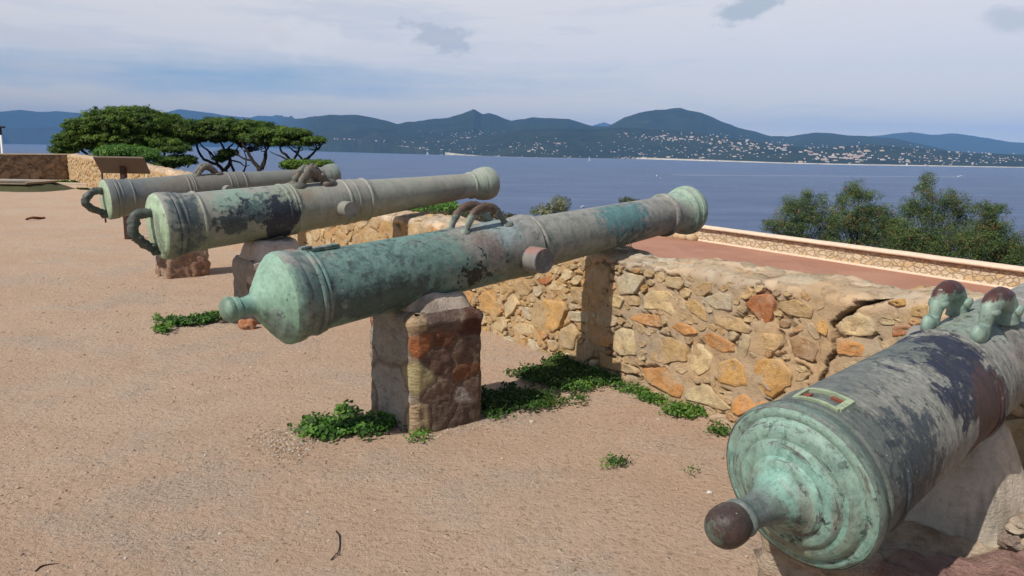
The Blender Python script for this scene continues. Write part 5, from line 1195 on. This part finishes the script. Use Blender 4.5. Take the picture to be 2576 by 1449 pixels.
def boat(px, L, B, D, rz, label, kind='motor', nm='motorboat', cat='boat'):
    p = sea_pt(*px); e = empty(nm, p, (0, 0, rz), label=label, cat=cat); V, f = hull_bm(L, B, D); mesh('hull', V, f, mHull, e, False)
    v, f = box(L*.75, B*.7, .1, (-L*.08, 0, D*1.02), .02); mesh('deck', v, f, mDeck, e, False)
    if kind == 'motor':
        v, f = box(L*.38, B*.62, D*1.0, (-L*.05, 0, D*1.5), D*.15); mesh('cabin', v, f, mHull, e, False); v, f = box(L*.30, B*.64, D*.35, (-L*.03, 0, D*1.65), .02); mesh('cabin_window', v, f, mGl, e, False)
    else:
        v, f = tube([(L*.08, 0, D), (L*.08, 0, L*1.35)], [.1, .06], 8); mesh('mast', v, f, mHull, e)
        V = []; 
        for i in range(9):
            t = i/8
            for j in range(6): u = j/5; V.append((L*.06-u*(1-t)**.8*L*.45, .06*L*math.sin(u*3.1)*(1-t), D*1.6+t*L*1.2))
        o = mesh('mainsail', V, grid_faces(9, 6), mSail, e); o.modifiers.new('t', 'SOLIDIFY').thickness = .04
        V = []
        for i in range(9):
            t = i/8
            for j in range(5): u = j/4; V.append((L*.46-(1-u)*0-t*L*.37-u*(1-t)*L*.33, -.05*L*math.sin(u*3.1)*(1-t), D*1.3+t*L*1.05))
        o = mesh('jib', V, grid_faces(9, 5), mSail, e); o.modifiers.new('t', 'SOLIDIFY').thickness = .04
    return e
boat((1482, 407), 15, 4, 1.2, .5, 'white sailboat with full sails off the far coast, left of the round hill', 'sail', 'sailboat', 'sailboat')
boat((1075, 391), 17, 4, 1.2, .3, 'small white sailboat close to the far shore near the sharp peak', 'sail', 'sailboat', 'sailboat')
boat((1653, 443), 5.0, 2.2, .9, .9, 'little white boat alone on the open water below the round hill')
boat((1662, 449), 2.2, 1.2, .5, .2, 'tiny white dinghy just beside the little white boat', nm='dinghy')
boat((2418, 445), 14, 4, 1.3, .15, 'white speedboat drawing a long wake towards the left', nm='speedboat')
boat((133, 363.5), 40, 9, 3, .1, 'dark low boat on the water near the far town at the left', nm='ship')
boat((1467, 522), 3.4, 1.5, .6, .4, 'small white boat on the water just above the chase of the middle cannon', nm='rowing_boat', kind='motor')
boat((1110, 389.5), 22, 5, 1.6, .2, 'white motor yacht near the far shore below the sharp peak'); boat((1310, 396.8), 26, 6, 1.8, .1, 'white motor yacht near the far shore, right of the sailboat below the sharp peak')
# wake
V = []; a = sea_pt(2412, 445); b_ = sea_pt(2250, 445); c_ = sea_pt(1690, 440)
for t in np.linspace(0, 1, 40):
    m_ = a+(c_-a)*t; w = 2.2+1.5*t+.6*mn.noise(Vector((t*30, 0, 0))); w *= (1 if t < .35 else .55)
    V += [m_+np.array([0, -w, .0]), m_+np.array([0, 0, .12]), m_+np.array([0, w, .0])]
o = mesh('wake', V, grid_faces(40, 3), mWake); tag(o, kind='stuff', label='long thin line of white foam behind the speedboat')

# ------------------------------------------------------------------ air
bpy.ops.mesh.primitive_cube_add(size=1) if False else None
hv, hf = box(44000, 44000, 900, (0, 0, 0), .001)
x0, z0_, z1_ = 21500, -47, 820
V = [(sx*x0, sy*x0, z) for z in (z0_, z1_) for sx, sy in ((-1, -1), (1, -1), (1, 1), (-1, 1))]
hm = bpy.data.materials.new('haze_air'); hm.use_nodes = True; t = hm.node_tree; t.nodes.remove(t.nodes['Principled BSDF'])
pv = t.nodes.new('ShaderNodeVolumePrincipled'); pv.inputs['Color'].default_value = (.225, .50, 1., 1); pv.inputs['Density'].default_value = HAZE if 'HAZE' in globals() else 6.6e-5
pv.inputs['Anisotropy'].default_value = -.3
t.links.new(pv.outputs[0], t.nodes['Material Output'].inputs['Volume'])
tag(mesh('haze', V, [(3, 2, 1, 0), (4, 5, 6, 7), (0, 1, 5, 4), (1, 2, 6, 5), (2, 3, 7, 6), (3, 0, 4, 7)], hm, smooth=False), kind='stuff')

# ------------------------------------------------------------------ sky and sun
SUN_EL, SUN_AZ = R(49), R(227)      # azimuth of the sun, clockwise from +Y
w = bpy.data.worlds.new("World"); scene.world = w; w.use_nodes = True; t = w.node_tree; bg = t.nodes['Background']
class WN_(NT):
    def __init__(s, tree): s.t = tree; s.tc = s.n('ShaderNodeTexCoord')
m = WN_(t)
sky = m.n('ShaderNodeTexSky', sky_type='NISHITA'); sky.sun_disc = False; sky.sun_elevation = SUN_EL; sky.sun_rotation = SUN_AZ; sky.air_density = 1.; sky.dust_density = 1.5; sky.ozone_density = 1.5
STR = .07
d = m.gen(); s3 = m.sep(d); yp = m.math('MAXIMUM', s3[1], .05)
u = m.math('DIVIDE', s3[0], yp); v = m.math('DIVIDE', s3[2], yp); front = m.ramp(s3[1], [(.1, 0.), (.3, 1.)])
cb = m.n('ShaderNodeCombineXYZ'); m.ln(u, cb.inputs[0]); m.ln(v, cb.inputs[1]); uv = cb.outputs[0]
streak = m.noise(m.map(d, (1.3, 1.3, 13), (0.03, .02, 0)), 2.2, 8, .6, .5); fine = m.noise(m.map(d, (3, 3, 24), (-.02, .03, 0)), 4, 8, .68, .3)
cov = m.math('ADD', m.math('MULTIPLY', streak, .75), m.math('MULTIPLY', fine, .25))
def ell(px, ru, rv, rot=0., ns=0., nsc=20, soft=.6):
    dd = ray(*px); cu, cv = dd[0]/dd[1], dd[2]/dd[1]
    q = m.n('ShaderNodeVectorMath', operation='SUBTRACT'); m.ln(uv, q.inputs[0]); q.inputs[1].default_value = (cu, cv, 0)
    mp = m.n('ShaderNodeMapping', vector_type='TEXTURE'); m.ln(q.outputs[0], mp.inputs[0]); mp.inputs['Scale'].default_value = (ru, rv, 1); mp.inputs['Rotation'].default_value = (0, 0, rot)
    L = m.n('ShaderNodeVectorMath', operation='LENGTH'); m.ln(mp.outputs[0], L.inputs[0])
    k = m.math('SUBTRACT', 1., L.outputs[1])
    if ns: k = m.math('ADD', k, m.math('MULTIPLY', m.math('SUBTRACT', m.noise(m.map(uv, (1, 1.8, 1)), nsc, 7, .65), .5), ns))
    k = m.ramp(k, [(0., 0.), (soft, 1.)], 'EASE'); return m.math('MULTIPLY', k, front)
hole = ell((420, 188), .62, .040, -.02, .8, 5, .9)
hole = m.math('MAXIMUM', hole, m.math('MULTIPLY', ell((1950, 305), .35, .012, -.02, .8, 6, .9), .12))
cover = m.math('SUBTRACT', m.math('ADD', m.ramp(cov, [(.36, .0), (.56, .45)]), .78), m.math('MULTIPLY', hole, .92))
up_fade = m.ramp(s3[2], [(.22, 1.), (.42, .12)]); cover = m.math('MULTIPLY', cover, m.math('MULTIPLY', up_fade, m.math('ADD', .25, m.math('MULTIPLY', front, .75))), clamp=True)
low = m.ramp(s3[2], [(.0, 1.), (.035, .45), (.10, 0.)])
ccol = m.mix(low, (.83, .82, .845), (1.45, 1.15, .62)); ccol = m.mix(m.ramp(fine, [(.45, 0.), (.75, .45)]), ccol, (.87, .85, .87))
skyc = m.mix(1., sky.outputs[0], (STR, STR, STR), 'MULTIPLY'); 
bluec = m.mix(m.math('MULTIPLY', m.ramp(s3[2], [(0., 1.), (.25, .35)]), m.math('ADD', .3, m.math('MULTIPLY', front, .7))), skyc, (.44, .63, .86))
c = m.mix(cover, bluec, ccol)
# separate small clouds
c = m.mix(m.math('MULTIPLY', ell((745, 98), .066, .026, 0, 2.0, 24, .5), .75), c, (.88, .87, .88))
c = m.mix(m.math('MULTIPLY', ell((695, 88), .030, .018, 0, 2.2, 34, .8), .7), c, (.80, .79, .79))
c = m.mix(m.math('MULTIPLY', ell((1110, 92), .050, .020, -.15, 2.8, 30, .5), .6), c, (.48, .52, .62))
c = m.mix(m.math('MULTIPLY', ell((1885, 20), .058, .017, .36, 1.9, 30, .5), .7), c, (.42, .50, .58))
c = m.mix(m.math('MULTIPLY', ell((2556, 52), .05, .022, 0, 1.2, 20, .6), .5), c, (.46, .52, .60))
c = m.mix(m.math('MULTIPLY', ell((110, 95), .14, .014, -.12, .9, 12, .7), .9), c, (.76, .76, .79))
c = m.mix(m.math('MULTIPLY', ell((150, 168), .13, .011, -.02, .9, 12, .7), .8), c, (.72, .73, .77))
below = m.ramp(s3[2], [(-.02, 1.), (0., 0.)]) if False else m.math('LESS_THAN', s3[2], -.002)
c = m.mix(below, c, (.30, .36, .46))
m.ln(c, bg.inputs[0]); bg.inputs[1].default_value = 1.
sun = bpy.data.objects.new('sun', bpy.data.lights.new('sun', 'SUN')); col.objects.link(sun); sun.data.energy = 4.6; sun.data.angle = R(.55); sun.data.color = (1., .93, .84)
sd = Vector((math.sin(SUN_AZ)*math.cos(SUN_EL), math.cos(SUN_AZ)*math.cos(SUN_EL), math.sin(SUN_EL)))
sun.rotation_mode = 'QUATERNION'; sun.rotation_quaternion = sd.to_track_quat('Z', 'Y')
vs = scene.view_settings; vs.view_transform = 'Standard'; vs.look = 'None'; vs.exposure = 0; vs.gamma = 1
scene.render.engine = 'CYCLES'; scene.render.resolution_x = 1024; scene.render.resolution_y = 576
